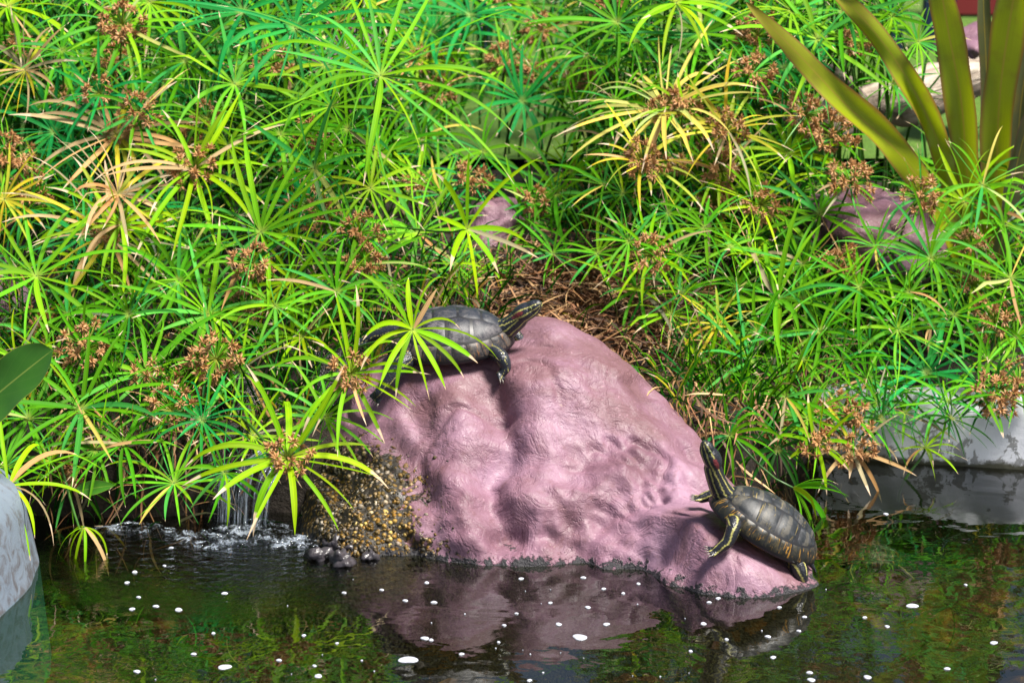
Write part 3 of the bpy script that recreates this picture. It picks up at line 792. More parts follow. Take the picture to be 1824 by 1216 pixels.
def scutes():
    out = []
    vb = [0.83, 0.50, 0.12, -0.28, -0.62, -0.84]; hw = [0.20, 0.27, 0.26, 0.26, 0.25, 0.14]
    for k in range(5):
        x0, x1 = vb[k], vb[k + 1]
        def fv(a, b, x0=x0, x1=x1, h0=hw[k], h1=hw[k + 1]):
            h = h0 + (h1 - h0) * a + 0.06 * math.sin(math.pi * a); return x0 + (x1 - x0) * a, (2 * b - 1) * h
        out.append(('keel', patch(fv)))
    cb = [0.80, 0.32, -0.08, -0.46, -0.80]
    for s in (1, -1):
        for k in range(4):
            x0, x1 = cb[k], cb[k + 1]
            a0 = math.acos(max(-1, min(1, x0 / RI))); a1 = math.acos(max(-1, min(1, x1 / RI)))
            if k == 3: a1 = math.pi - 0.17
            if k == 0: a0 = 0.24
            def fc_(a, b, x0=x0, x1=x1, a0=a0, a1=a1, s=s, k=k):
                xi = x0 + (x1 - x0) * a
                yi = 0.30 + 0.03 * math.cos(2 * math.pi * a)
                if k == 0: yi = 0.20 + 0.12 * a
                if k == 3: yi = 0.33 - 0.20 * a
                an = a0 + (a1 - a0) * a
                xo, yo = RI * math.cos(an), RI * math.sin(an)
                return xi + (xo - xi) * b, s * (yi + (yo - yi) * b)
            out.append(('side', patch(fc_)))
    for k in range(24):
        a0, a1 = 2 * math.pi * k / 24, 2 * math.pi * (k + 1) / 24
        def fm(a, b, a0=a0, a1=a1):
            an = a0 + (a1 - a0) * a; r = RI + (0.995 - RI) * b; return r * math.cos(an), r * math.sin(an)
        out.append(('rim', patch(fm, 6)))
    return out
SC = scutes()
def shell_base():
    v, f = [], []
    nr_, na = 16, 64
    v.append(dome(0, 0, -0.0004))
    for r in range(1, nr_ + 1):
        for a in range(na):
            t_ = 2 * math.pi * a / na; q = r / nr_; v.append(dome(q * math.cos(t_), q * math.sin(t_), -0.0004))
    for q, dz in ((0.965, -0.005), (0.90, -0.007)):
        for a in range(na):
            t_ = 2 * math.pi * a / na; p = dome(math.cos(t_), math.sin(t_)); v.append(Vector((p.x * q, p.y * q, p.z + dz)))
    for a in range(na): f.append((0, 1 + a, 1 + (a + 1) % na))
    for r in range(nr_ + 1):
        for a in range(na):
            b = 1 + r * na; a2 = (a + 1) % na; f.append((b + a, b + na + a, b + na + a2, b + a2))
    return pymesh('carapace', v, f)
def plastron_mesh():
    v, f = [], []; na, nr_ = 48, 5
    for r in range(nr_ + 1):
        q = r / nr_
        for a in range(na):
            t_ = 2 * math.pi * a / na
            br = 1.0 + 0.16 * math.exp(-(math.cos(t_) / 0.45) ** 2)
            zz = 0.002 + 0.010 * q ** 4 if r < nr_ else 0.020
            v.append((0.113 * q * math.cos(t_), 0.073 * q * br * math.sin(t_), zz))
    for r in range(nr_):
        for a in range(na):
            b = r * na; a2 = (a + 1) % na; f.append((b + a, b + a2, b + na + a2, b + na + a))
    return pymesh('plastron', v, f)
def make_turtle(label, bones, head, feet, mats, mat4, wet=False):
    """bones: list of (kind, points, radii); head: (centre, direction, up); feet: list of (toe origin, direction, up, spread)"""
    root = empty('turtle', (0, 0, 0)); tag(root, label, 'turtle')
    V, Fc = [], []
    def add(vf):
        b = len(V); V.extend(vf[0]); Fc.extend([tuple(b + i for i in q) for q in vf[1]])
    add(blob((0, 0, 0.032), (0.104, 0.074, 0.022)))
    for kind, pts, rad in bones:
        pts = [Vector(p) for p in pts]
        fine, fr = [], []
        n = len(pts)
        for i in range((n - 1) * 4 + 1):
            q = catmull(np.array([list(p) + [r] for p, r in zip(pts, rad)]), i / 4); fine.append(Vector(q[:3])); fr.append(float(q[3]))
        add(tube(fine, fr, 12))
        for p, r in zip(fine[::2] + [fine[-1]], fr[::2] + [fr[-1]]): add(blob(p, (r, r, r), 10, 6))
    hc, hd, hu = [Vector(q) for q in head]; hd.normalize(); hs = hu.cross(hd).normalized(); hu = hd.cross(hs).normalized()
    hm = Matrix((hd, hs, hu)).transposed()
    def hblob(c, r):
        vv, ff = blob((0, 0, 0), r, 16, 10)
        add(([hc + hm @ ((Vector(c) + p) * 1.27) for p in vv], ff))
    hblob((-0.004, 0, 0), (0.022, 0.0165, 0.0145)); hblob((0.013, 0, 0.001), (0.015, 0.0115, 0.0105)); hblob((0.021, 0, 0.0005), (0.0085, 0.0075, 0.0085))
    hblob((0.004, 0, -0.006), (0.020, 0.0125, 0.0075))
    claws = []
    for to, td, tu, sp in feet:
        to, td, tu = Vector(to), Vector(td).normalized(), Vector(tu).normalized()
        ts = tu.cross(td).normalized()
        for q in range(5):
            a = (q - 2) * sp
            d = (td * math.cos(a) + ts * math.sin(a)).normalized()
            st = to + ts * (q - 2) * 0.0042
            add(tube([st - d * 0.006, st + d * 0.004, st + d * 0.010], [0.0040, 0.0036, 0.0026], 8)); add(blob(st + d * 0.010, (0.0026,) * 3, 8, 5))
            claws.append((st + d * 0.010, d, tu))
    me = remeshed('body', V, Fc, 0.0019, 3)
    nv = len(me.vertices); co = np.zeros(nv * 3, dtype=np.float32); me.vertices.foreach_get('co', co); co = co.reshape(-1, 3)
    best = np.full(nv, 1e9); colr = np.zeros((nv, 4), dtype=np.float32); colr[:, 3] = 1
    skin = np.array([0.016, 0.018, 0.024]) if wet else np.array([0.020, 0.024, 0.034])
    yel = np.array([0.46, 0.43, 0.12]); colr[:, :3] = skin
    for kind, pts, rad in bones + [('head', [list(hc - hd * 0.036), list(hc + hd * 0.036)], [0.020, 0.015])]:
        for (a, b), (ra, rb) in zip(zip(pts, pts[1:]), zip(rad, rad[1:])):
            a, b = np.array(a), np.array(b); ab = b - a; L2 = (ab ** 2).sum()
            tt = np.clip(((co - a) @ ab) / L2, 0, 1); off = co - (a + tt[:, None] * ab); d = np.linalg.norm(off, axis=1) / (ra + (rb - ra) * tt)
            ax = Vector(ab.tolist()).normalized(); up = (Vector((0, 0, 1)) - ax * ax.z)
            if kind in ('head', 'neck'): up = hu - ax * hu.dot(ax)
            up.normalize(); sd_ = up.cross(ax)
            ang = np.arctan2(off @ np.array(sd_), off @ np.array(up))
            if kind == 'head':
                s = 0.5 + 0.5 * np.cos(ang * 10 + 1.2 + tt * 1.6); st = s > (0.88)
                st &= np.abs(ang) > 0.75
                red = (np.abs(np.abs(ang) - 1.10) < 0.24 * np.sqrt(np.clip(1 - ((tt - 0.32) / 0.19) ** 2, 0, 1)))
            elif kind == 'neck':
                s = 0.5 + 0.5 * np.cos(ang * 10 + 1.2); st = s > 0.90; red = np.zeros(nv, bool)
            elif kind == 'leg':
                s = 0.5 + 0.5 * np.cos(ang * 5 + 0.6 + 0.5 * np.sin(tt * 5)); st = s > (0.90 if wet else 0.992); red = np.zeros(nv, bool)
            else:
                st = np.zeros(nv, bool); red = st
            m = d < best
            c = np.where(st[:, None], yel, skin); c = np.where(red[:, None], np.array([0.20, 0.030, 0.036]), c)
            colr[m, :3] = c[m]; best[m] = d[m]
    inner = (np.abs(co[:, 0]) < 0.092) & (np.abs(co[:, 1]) < 0.066) & (co[:, 2] < 0.05)
    lowm = inner & (np.sin(co[:, 0] * 420 + np.sin(co[:, 2] * 500)) > 0.75)
    colr[lowm, :3] = np.array([0.30, 0.22, 0.03])
    ca = me.color_attributes.new('col', 'FLOAT_COLOR', 'POINT'); ca.data.foreach_set('color', colr.ravel())
    me.polygons.foreach_set('use_smooth', [True] * len(me.polygons))
    mesh_obj('body', me, M['skin'], root)
    car = mesh_obj('carapace', shell_base(), M['seam'], root)
    for kind, sm in SC:
        s = sm.copy(); s.materials.append(mats[kind]); mesh_obj('scute', s, None, car)
    mesh_obj('plastron', plastron_mesh(), M['plastron'], root)
    for s in (1, -1):
        v, f = blob((0, 0, 0), (0.0036, 0.0022, 0.0034), 12, 8)
        e = mesh_obj('eye', pymesh('eye', v, f), M['iris'], root)
        e.location = hc + hm @ (Vector((0.0125, s * 0.0105, 0.0052)) * 1.27); e.rotation_euler = hm.to_euler()
        v, f = blob((0, 0, 0), (0.0020, 0.0012, 0.0020), 10, 6)
        pu = mesh_obj('pupil', pymesh('pupil', v, f), M['eye'], e); pu.location = (0.0004, s * 0.0016, 0.0002)
    cm = None
    for p, d, u in claws:
        if cm is None:
            v, f = tube([Vector((0, 0, 0)), Vector((0.005, 0, 0.0008)), Vector((0.0105, 0, -0.0012))], [0.0017, 0.0012, 0.0002], 6)
            cm = pymesh('claw', v, f); cm.materials.append(M['claw'])
        c = mesh_obj('claw', cm, None, root); c.location = p
        sdv = u.cross(d).normalized(); uu = d.cross(sdv)
        c.rotation_euler = Matrix((d, sdv, uu)).transposed().to_euler()
    root.matrix_world = mat4
    return root
# resting turtle on the crown of the boulder, facing right
b1 = [('neck', [(0.080, 0, 0.040), (0.110, -0.006, 0.050), (0.132, -0.010, 0.070)], [0.022, 0.021, 0.0195]),
      ('leg', [(0.072, -0.048, 0.026), (0.094, -0.082, 0.020), (0.100, -0.092, 0.002), (0.092, -0.096, -0.008)], [0.017, 0.0145, 0.011, 0.009]),
      ('leg', [(0.080, 0.045, 0.026), (0.112, 0.050, 0.022), (0.132, 0.040, 0.004), (0.142, 0.034, -0.004)], [0.017, 0.0145, 0.0115, 0.009]),
      ('leg', [(-0.070, -0.044, 0.022), (-0.100, -0.076, 0.014), (-0.124, -0.094, -0.010), (-0.144, -0.104, -0.030)], [0.020, 0.0185, 0.0155, 0.011]),
      ('leg', [(-0.074, 0.044, 0.022), (-0.110, 0.058, 0.026), (-0.142, 0.062, 0.020), (-0.166, 0.064, 0.010)], [0.019, 0.016, 0.0125, 0.009]),
      ('tail', [(-0.092, 0, 0.020), (-0.118, 0.004, 0.012), (-0.140, 0.006, 0.004)], [0.010, 0.006, 0.002])]
make_turtle('dusty dark shelled turtle basking on top of the plum boulder with head raised', b1,
            ((0.146, -0.013, 0.084), (0.84, -0.16, 0.50), (-0.50, 0, 0.84)),
            [((0.092, -0.098, -0.009), (0.35, -0.60, -0.50), (0.6, -0.5, 0.5), 0.16), ((0.144, 0.030, -0.006), (0.75, -0.45, -0.42), (0.4, -0.2, 0.8), 0.26),
             ((-0.148, -0.105, -0.035), (-0.60, -0.15, -0.65), (-0.5, -0.8, 0.3), 0.16), ((-0.170, 0.064, 0.008), (-0.95, 0, -0.2), (0, -0.2, 1), 0.18)],
            {'keel': M['scute_dry_dark'], 'side': M['scute_dry'], 'rim': M['scute_dry_rim']}, FR1)
# climbing turtle on the right flank, facing up and left
b2 = [('neck', [(0.078, 0, 0.038), (0.110, 0.004, 0.050), (0.134, 0.008, 0.068), (0.152, 0.012, 0.086)], [0.024, 0.022, 0.0195, 0.0185]),
      ('leg', [(0.070, 0.046, 0.026), (0.066, 0.082, 0.024), (0.064, 0.100, -0.004), (0.074, 0.106, -0.026)], [0.017, 0.0150, 0.0125, 0.0105]),
      ('leg', [(0.078, -0.046, 0.024), (0.110, -0.060, 0.010), (0.126, -0.056, -0.004)], [0.016, 0.013, 0.010]),
      ('leg', [(-0.070, 0.046, 0.020), (-0.096, 0.062, 0.004), (-0.112, 0.060, -0.014)], [0.019, 0.0165, 0.012]),
      ('leg', [(-0.074, -0.044, 0.020), (-0.104, -0.060, 0.006), (-0.122, -0.060, -0.010)], [0.018, 0.015, 0.011]),
      ('tail', [(-0.092, 0, 0.018), (-0.118, 0.0, 0.008), (-0.138, 0.0, -0.002)], [0.009, 0.006, 0.002])]
make_turtle('wet olive turtle with yellow striped neck climbing out of the water onto the boulder', b2,
            ((0.168, 0.016, 0.106), (0.74, 0.12, 0.52), (-0.52, 0.12, 0.74)),
            [((0.078, 0.109, -0.030), (0.80, 0.30, -0.40), (0.4, 0.3, 0.8), 0.22), ((0.130, -0.055, -0.007), (0.85, 0.0, -0.35), (0.3, 0, 0.9), 0.22),
             ((-0.116, 0.061, -0.020), (-0.25, 0.30, -0.85), (0.2, 0.9, 0.3), 0.2), ((-0.126, -0.060, -0.014), (-0.6, 0, -0.7), (0, 0, 1), 0.2)],
            {'keel': M['scute_wet'], 'side': M['scute_wet'], 'rim': M['scute_wet_rim']}, FR2, wet=True)
# a third one, swimming just under the surface
T3 = at_z(1548, 1012, -0.075)
b3 = [('neck', [(0.080, 0, 0.036), (0.112, 0, 0.040), (0.136, 0, 0.044)], [0.019, 0.017, 0.015])] + [('leg', [(sx * 0.07, sy * 0.046, 0.024), (sx * 0.095, sy * 0.088, 0.014), (sx * 0.105 - 0.01, sy * 0.122, 0.0)], [0.016, 0.013, 0.009]) for sx in (1, -1) for sy in (1, -1)]
make_turtle('submerged turtle with yellow marked shell swimming beside the tip of the boulder', b3, ((0.150, 0, 0.048), (1, 0, 0.1), (0, 0, 1)),
            [((0.095, sy * 0.125, -0.002), (0.5, sy * 0.8, -0.1), (0, 0, 1), 0.2) for sy in (1, -1)], {'keel': M['scute_wet'], 'side': M['scute_wet_rim'], 'rim': M['scute_wet_rim']},
            frame((-0.97, -0.18, 0.05), (0, 0, 1), T3, 0.62), wet=True)

# ------------------------------------------------------------------ umbrella sedges
Z = Vector((0, 0, 1))
def ribbon(p, d, n, L, w, segs, grav, side=0.0, fold=0.22, kink=0.0):
    p = p.copy(); d = d.normalized(); vs = []
    step = L / segs
    for i in range(segs + 1):
        t_ = i / segs
        pr = 0.42 + 0.58 * min(1.0, t_ / 0.22) if t_ < 0.45 else 1.0 - ((t_ - 0.45) / 0.55) ** 2.4
        ww = w * max(pr, 0.05) * 0.5
        s = d.cross(n)
        if s.length < 1e-4: s = d.cross(Vector((1, 0.2, 0)))
        s.normalize(); n = s.cross(d).normalized()
        vs.append(p - s * ww + n * (fold * ww)); vs.append(p.copy()); vs.append(p + s * ww + n * (fold * ww))
        p = p + d * step
        g = grav * (0.35 + 1.3 * t_) / segs
        if kink and 0.45 < t_ < 0.62: g += kink
        d = (d - Z * g + s * (side / segs)).normalized()
    return vs
RF = {}
def rib_faces(segs):
    if segs not in RF:
        RF[segs] = [q for i in range(segs) for q in ((3 * i, 3 * i + 1, 3 * i + 4, 3 * i + 3), (3 * i + 1, 3 * i + 2, 3 * i + 5, 3 * i + 4))]
    return RF[segs]
UVC = {}
def rib_uv(segs):
    if segs not in UVC:
        u = []
        for f in rib_faces(segs):
            for k in f: u += [(k // 3) / segs, (k % 3) * 0.5]
        UVC[segs] = np.array(u, dtype=np.float32)
    return UVC[segs]
CLS = {'g': (0.086, 0.285, 0.005), 'lg': (0.150, 0.385, 0.010), 'yg': (0.225, 0.410, 0.004), 'bg': (0.020, 0.265, 0.045), 'y': (0.48, 0.42, 0.030), 'cream': (0.60, 0.52, 0.12), 'dry': (0.46, 0.29, 0.135), 'dk': (0.009, 0.068, 0.003)}  # 'dk': dark green heads, also the shade coloured into thicket and undergrowth leaves
def leafcol(cls, r):
    c = CLS[cls]
    if cls in ('yg', 'y') and r.random() < 0.07: c = CLS['dry']
    elif cls in ('g', 'lg') and r.random() < 0.07: c = CLS[r.choice(['yg', 'dry', 'cream'])]
    elif cls == 'dry' and r.random() < 0.22: c = CLS['y']
    k = r.uniform(0.62, 1.25); h = r.uniform(-0.36, 0.16)
    if cls in ('g', 'lg') and r.random() < 0.22: c = (c[0] * 0.62, c[1], c[2] + 0.035)
    tip = r.uniform(0.87, 1.04) if cls in ('g', 'lg', 'bg', 'dk') else r.uniform(0.72, 1.0)
    return (c[0] * k * (1 + h), c[1] * k, c[2] * k * (1 - h), tip)
def umbel_leaves(C, A, R, n, cls, r, grav, segs, wid, up=(0.05, 0.5), arc=None, down=None):
    e1 = A.cross(Vector((0.31, 0.77, 0.2))).normalized(); e2 = A.cross(e1)
    out = []
    ph0 = r.uniform(0, 6.28)
    for i in range(n):
        ph = ph0 + 2 * math.pi * (i + r.uniform(-0.28, 0.28)) / n
        el = r.uniform(*up)
        d0 = (e1 * math.cos(ph) + e2 * math.sin(ph)) * math.cos(el) + A * math.sin(el)
        if down is not None: d0 = (d0 + Vector(down) * r.uniform(0.5, 1.1)).normalized()
        L = R * r.choice([r.uniform(0.60, 1.05), r.uniform(0.85, 1.12), r.uniform(0.95, 1.28)])
        w = wid * r.uniform(0.62, 1.12)
        if r.random() < 0.28: w *= 0.42
        kink = 0.55 if r.random() < 0.035 else 0.0
        out.append((ribbon(C + d0 * 0.002, d0, A, L, w, segs, grav * r.choice([r.uniform(0.3, 1.0), r.uniform(0.8, 1.9), r.uniform(1.2, 2.8)]), r.uniform(-0.5, 0.5), 0.24, kink), leafcol(cls, r)))
    return out
# shared spikelet clusters
def cluster_mesh(seed):
    r = random.Random(seed); v, f = [], []
    for k in range(20):
        d = Vector((r.gauss(0, 1), r.gauss(0, 1), r.gauss(0, 1) + 0.5)).normalized()
        a = d.cross(Vector((0.3, 0.5, 0.8))).normalized(); b = d.cross(a); L = r.uniform(0.75, 1.1); w = 0.15
        b0 = len(v)
        v += [d * 0.05, d * L * 0.5 + a * w, d * L * 0.5 + b * w * 0.6, d * L * 0.5 - a * w, d * L * 0.5 - b * w * 0.6, d * L]
        f += [(b0, b0 + 1 + (i + 1) % 4, b0 + 1 + i) for i in range(4)] + [(b0 + 5, b0 + 1 + i, b0 + 1 + (i + 1) % 4) for i in range(4)]
    me = pymesh('spikelet_cluster', v, f, False); me.materials.append(M['spikelet']); return me
CLM = [cluster_mesh(s) for s in range(6)]

LANDMARK = [  # things one can find, at their place in the scene as seen in the photograph
    (45, 125, 'small withered head'), (207, 250, 'large withered heads'), (218, 45, 'tallest brown flowers'), (345, 302, 'lime flowering head'), (470, 30, 'bluish green heads'), (678, 135, 'giant arching head'),
    (612, 160, 'far plum boulder'), (885, 430, 'small plum boulder'), (880, 230, 'dark gap'), (1185, 195, 'cream yellow head'), (1145, 300, 'golden flowering head'), (1455, 70, 'strap leaf star'),
    (1590, 200, 'driftwood log'), (1545, 410, 'half hidden boulder'), (1740, 320, 'upright strap leaves'), (1080, 560, 'straw litter'), (1350, 920, 'climbing turtle'), (1720, 790, 'white pond wall'),
    (800, 590, 'basking turtle'), (460, 850, 'waterfall'), (20, 950, 'grey pond rim'), (40, 650, 'broad dark leaf'), (155, 620, 'round flower head'), (385, 650, 'paired flower heads'), (465, 413, 'wide pale head'),
    (1385, 533, 'wide pale star'), (1650, 665, 'bluish star')]
CN = {'cream': 'cream yellow', 'g': 'green', 'lg': 'pale green', 'yg': 'lime green', 'bg': 'bluish green', 'y': 'golden yellow', 'dry': 'withered tan', 'dk': 'dark green'}
def place_of(px, py):
    near = sorted(LANDMARK, key=lambda q: math.hypot(px - q[0], py - q[1]))
    near = [q for q in near if math.hypot(px - q[0], py - q[1]) > 14][:2]
    return f'near {near[0][2]} and {near[1][2]}'
def stem_depth(px, py):
    left = 0.12 + (900 - py) / 900 * 1.2
    mid = 0.98 + max(0, 470 - py) / 470 * 1.2
    right = 0.50 + (830 - py) / 830 * 0.85
    a = sstep(640, 760, px); b = sstep(1000, 1120, px)
    return max(0.05, (left * (1 - a) + mid * a) * (1 - b) + right * b)
SEDGES = []
def sedge(px, py, Rpx, cls='g', fl=0, n=None, y=None, grav=0.55, A=None, label=None, wid=None, base=None, up=(0.05, 0.5), down=None, seed=None):
    r = random.Random(seed if seed is not None else int(px * 7 + py * 131))
    Y = stem_depth(px, py) + r.uniform(-0.06, 0.06) if y is None else y
    C = at_y(px, py, Y)
    R = Rpx * mpp(Y) * 1.25
    if A is None:
        A = (Z * 0.62 + Vector((0, -1, 0)) * r.uniform(0.35, 0.85) + Vector((r.uniform(-0.35, 0.35), 0, 0)))
    A = Vector(A).normalized()
    n = n or (r.randint(15, 22) if px < 800 else r.randint(13, 20))
    if base is None:
        bx = C.x + r.uniform(-0.10, 0.10) - A.x * 0.12; by = max(Y + r.uniform(0.14, 0.42), shore(C.x) + 0.06)
        gz = ground(bx, by)
        rt = rock_top(bx, by, -1)
        B = Vector((bx, by, max(gz, rt if rt < 0.2 else gz) - 0.02))
    else: B = Vector(base)
    root = empty('umbrella_sedge', B)
    if label is None:
        size = 'large ' if Rpx >= 118 else ('small ' if Rpx < 72 else ('medium ' if Rpx >= 92 else ''))
        f_ = ('', 'sparsely flowered ', 'brown flowered ', 'densely flowered ')[fl]
        label = f'{size}{CN[cls]} {f_}umbrella sedge {place_of(px, py)}'
    tag(root, label, 'sedge', label)
    L = (C - B).length
    c1 = B + Z * L * 0.45; c2 = C - A * L * 0.30
    pts = bez(B, c1, c2, C, 9)
    rad = [0.0038 - 0.0014 * i / 9 for i in range(10)]
    vs, fs = tube([p - B for p in pts], rad, 6)
    mesh_obj('stem', pymesh('stem', vs, fs), M['stem'], root)
    w = (wid or max(0.0062, min(0.0118, 0.058 * R))) * 1.0
    for vs, c in umbel_leaves(C - B, A, R, n, cls, r, grav, 9, w, up, None, down):
        me = pymesh('leaf', vs, rib_faces(9)); me.uv_layers.new(name='UVMap').data.foreach_set('uv', rib_uv(9)); me.materials.append(M['leaf'])
        o = bpy.data.objects.new('leaf', me); o.color = c; o.parent = root; COL.objects.link(o)
    if fl:
        e1 = A.cross(Vector((0.2, 0.6, 0.77))).normalized(); e2 = A.cross(e1)
        nc = {1: 9, 2: 18, 3: 28}[fl]; fr_ = {1: 0.036, 2: 0.046, 3: 0.054}[fl]
        V, F, ends = [], [], []
        for k in range(nc):
            th = math.acos(1 - r.uniform(0.02, 0.95)); ph = k * 2.4 + r.uniform(-0.3, 0.3)
            d = A * math.cos(th) + (e1 * math.cos(ph) + e2 * math.sin(ph)) * math.sin(th)
            d = (d - Z * 0.15).normalized()
            E = C - B + d * fr_ * r.uniform(0.65, 1.15)
            tv, tf = tube([C - B, (C - B + E) * 0.5 + A * 0.003, E], [0.0009, 0.0008, 0.0006], 4)
            b0 = len(V); V += tv; F += [tuple(b0 + i for i in q) for q in tf]; ends.append((E, d))
        fh = mesh_obj('flower_head', pymesh('flower_head', V, F), M['ray'], root)
        for E, d in ends:
            o = bpy.data.objects.new('spikelet_cluster', r.choice(CLM)); COL.objects.link(o); o.parent = fh
            o.location = E; s = r.uniform(0.0130, 0.0190); o.scale = (s, s, s); o.rotation_euler = d.to_track_quat('Z', 'Y').to_euler()
    SEDGES.append((px, py, Rpx))
    return root
HEADS = [  # px, py, radius px, colour class, flowers
    (13, 12, 120, 'yg', 0), (218, 45, 130, 'lg', 3), (433, 22, 150, 'bg', 0), (525, 50, 150, 'bg', 0), (418, 150, 115, 'lg', 0), (178, 168, 85, 'bg', 1),
    (45, 125, 75, 'dry', 0), (207, 240, 125, 'dry', 1), (345, 302, 145, 'yg', 3), (248, 200, 80, 'g', 2), (15, 285, 70, 'g', 3), (210, 345, 105, 'dry', 0), (465, 413, 140, 'lg', 0),
    (8, 355, 85, 'y', 0), (215, 400, 110, 'yg', 0), (590, 190, 110, 'lg', 0), (560, 300, 110, 'g', 0), (620, 230, 100, 'g', 0), (500, 240, 100, 'g', 0), (330, 110, 100, 'g', 0), (110, 90, 100, 'g', 0),
    (838, 28, 115, 'bg', 0), (965, 55, 95, 'lg', 2), (900, 115, 75, 'lg', 3), (963, 137, 60, 'g', 2), (930, 180, 95, 'bg', 0), (1035, 218, 78, 'g', 0), (998, 170, 75, 'g', 0), (770, 60, 100, 'bg', 0),
    (990, 345, 105, 'g', 0), (940, 395, 90, 'g', 0), (950, 362, 50, 'g', 1), (1145, 290, 95, 'y', 3), (745, 415, 120, 'lg', 0), (660, 335, 95, 'yg', 0), (840, 325, 70, 'bg', 2), (860, 270, 80, 'g', 0),
    (1250, 60, 115, 'g', 0), (1350, 65, 85, 'g', 3), (1205, 5, 110, 'yg', 0), (1100, 40, 110, 'g', 0), (1045, 100, 90, 'g', 0), (1295, 232, 105, 'y', 2), (1405, 275, 105, 'yg', 0), (1435, 205, 80, 'g', 3), (1485, 245, 75, 'g', 3),
    (1515, 325, 70, 'g', 3), (1285, 305, 80, 'yg', 2), (1355, 365, 95, 'yg', 2), (1460, 380, 105, 'g', 0), (1255, 405, 80, 'g', 0), (1720, 360, 100, 'yg', 0), (1635, 75, 65, 'lg', 0), (1750, 330, 85, 'g', 0), (1530, 80, 70, 'g', 2), (1340, 130, 65, 'g', 2), (1590, 150, 70, 'g', 0),
    (1220, 190, 80, 'yg', 2), (1110, 345, 75, 'g', 0), (1190, 380, 75, 'g', 0), (1095, 180, 80, 'g', 0), (1500, 20, 110, 'g', 0), (1590, 30, 90, 'lg', 0), (1410, 20, 100, 'lg', 0), (1315, 175, 70, 'g', 0),
    (65, 492, 150, 'lg', 0), (193, 418, 130, 'dry', 1), (370, 560, 135, 'lg', 0), (155, 620, 85, 'g', 3), (258, 665, 135, 'lg', 1), (145, 728, 135, 'g', 0), (50, 745, 110, 'g', 0), (385, 640, 80, 'g', 3), (345, 690, 75, 'g', 3), (305, 730, 70, 'g', 2),
    (520, 500, 100, 'yg', 0), (490, 545, 90, 'lg', 0), (360, 748, 85, 'bg', 0), (450, 775, 95, 'yg', 0), (310, 860, 95, 'lg', 0), (318, 500, 95, 'g', 0), (450, 470, 70, 'g', 2), (655, 470, 105, 'lg', 2), (580, 390, 80, 'g', 2), (640, 415, 80, 'g', 2),
    (600, 520, 90, 'g', 0), (540, 600, 95, 'yg', 0), (430, 660, 100, 'lg', 0), (230, 560, 95, 'g', 0), (120, 560, 95, 'g', 0), (30, 640, 80, 'yg', 0), (220, 790, 100, 'g', 0), (90, 820, 85, 'yg', 0), (400, 840, 80, 'g', 0), (170, 800, 90, 'g', 0), (10, 830, 90, 'g', 0),
    (810, 470, 65, 'g', 0), (700, 510, 70, 'g', 0), (770, 500, 55, 'dk', 0), (870, 500, 55, 'g', 0), (1160, 455, 85, 'yg', 2), (1120, 430, 70, 'g', 0), (1075, 330, 80, 'g', 0),
    (1385, 533, 145, 'lg', 0), (1430, 470, 75, 'g', 0), (1278, 578, 70, 'y', 0), (1335, 643, 115, 'g', 0), (1460, 590, 90, 'g', 0), (1260, 663, 90, 'yg', 0), (1532, 512, 90, 'g', 0), (1657, 460, 108, 'g', 0), (1600, 587, 92, 'lg', 0), (1650, 665, 120, 'bg', 0),
    (1400, 707, 95, 'g', 0), (1468, 690, 68, 'lg', 0), (1545, 675, 75, 'g', 0), (1800, 495, 108, 'g', 0), (1312, 513, 70, 'g', 0), (1500, 482, 60, 'g', 3), (1770, 572, 60, 'g', 2), (1490, 745, 60, 'g', 3), (1365, 765, 60, 'g', 2), (1775, 705, 75, 'dk', 3), (1730, 440, 70, 'g', 2), (1640, 352, 60, 'g', 2),
    (1215, 520, 75, 'g', 0), (1240, 610, 70, 'g', 0), (1310, 720, 80, 'g', 0), (1570, 745, 75, 'dk', 0), (1700, 560, 90, 'g', 0), (1760, 640, 85, 'g', 0), (1500, 640, 70, 'g', 0), (1430, 640, 75, 'g', 0), (1560, 440, 70, 'g', 0), (1790, 400, 80, 'g', 0), (1695, 745, 70, 'dk', 0),
    (1300, 440, 80, 'g', 0), (1210, 455, 75, 'g', 0), (1345, 460, 75, 'yg', 0), (1620, 520, 70, 'g', 0), (1280, 690, 65, 'g', 0), (1350, 590, 75, 'g', 0), (1550, 610, 70, 'g', 0), (1810, 600, 80, 'lg', 0)]
HEADS += [(1562, 715, 75, 'g', 0), (1612, 735, 72, 'g', 0), (1690, 715, 82, 'lg', 0), (1745, 690, 85, 'g', 0), (1590, 690, 78, 'g', 0), (1815, 680, 80, 'g', 2), (1525, 745, 70, 'g', 1), (1440, 745, 75, 'lg', 0), (1340, 745, 72, 'g', 0), (985, 452, 70, 'g', 0), (1065, 452, 80, 'lg', 0), (1135, 515, 85, 'g', 0), (1195, 560, 80, 'yg', 0), (1215, 640, 80, 'lg', 0), (1240, 715, 75, 'g', 0), (1268, 765, 68, 'lg', 0), (878, 482, 58, 'g', 0), (815, 505, 70, 'yg', 0)]
for h in HEADS: sedge(*h)
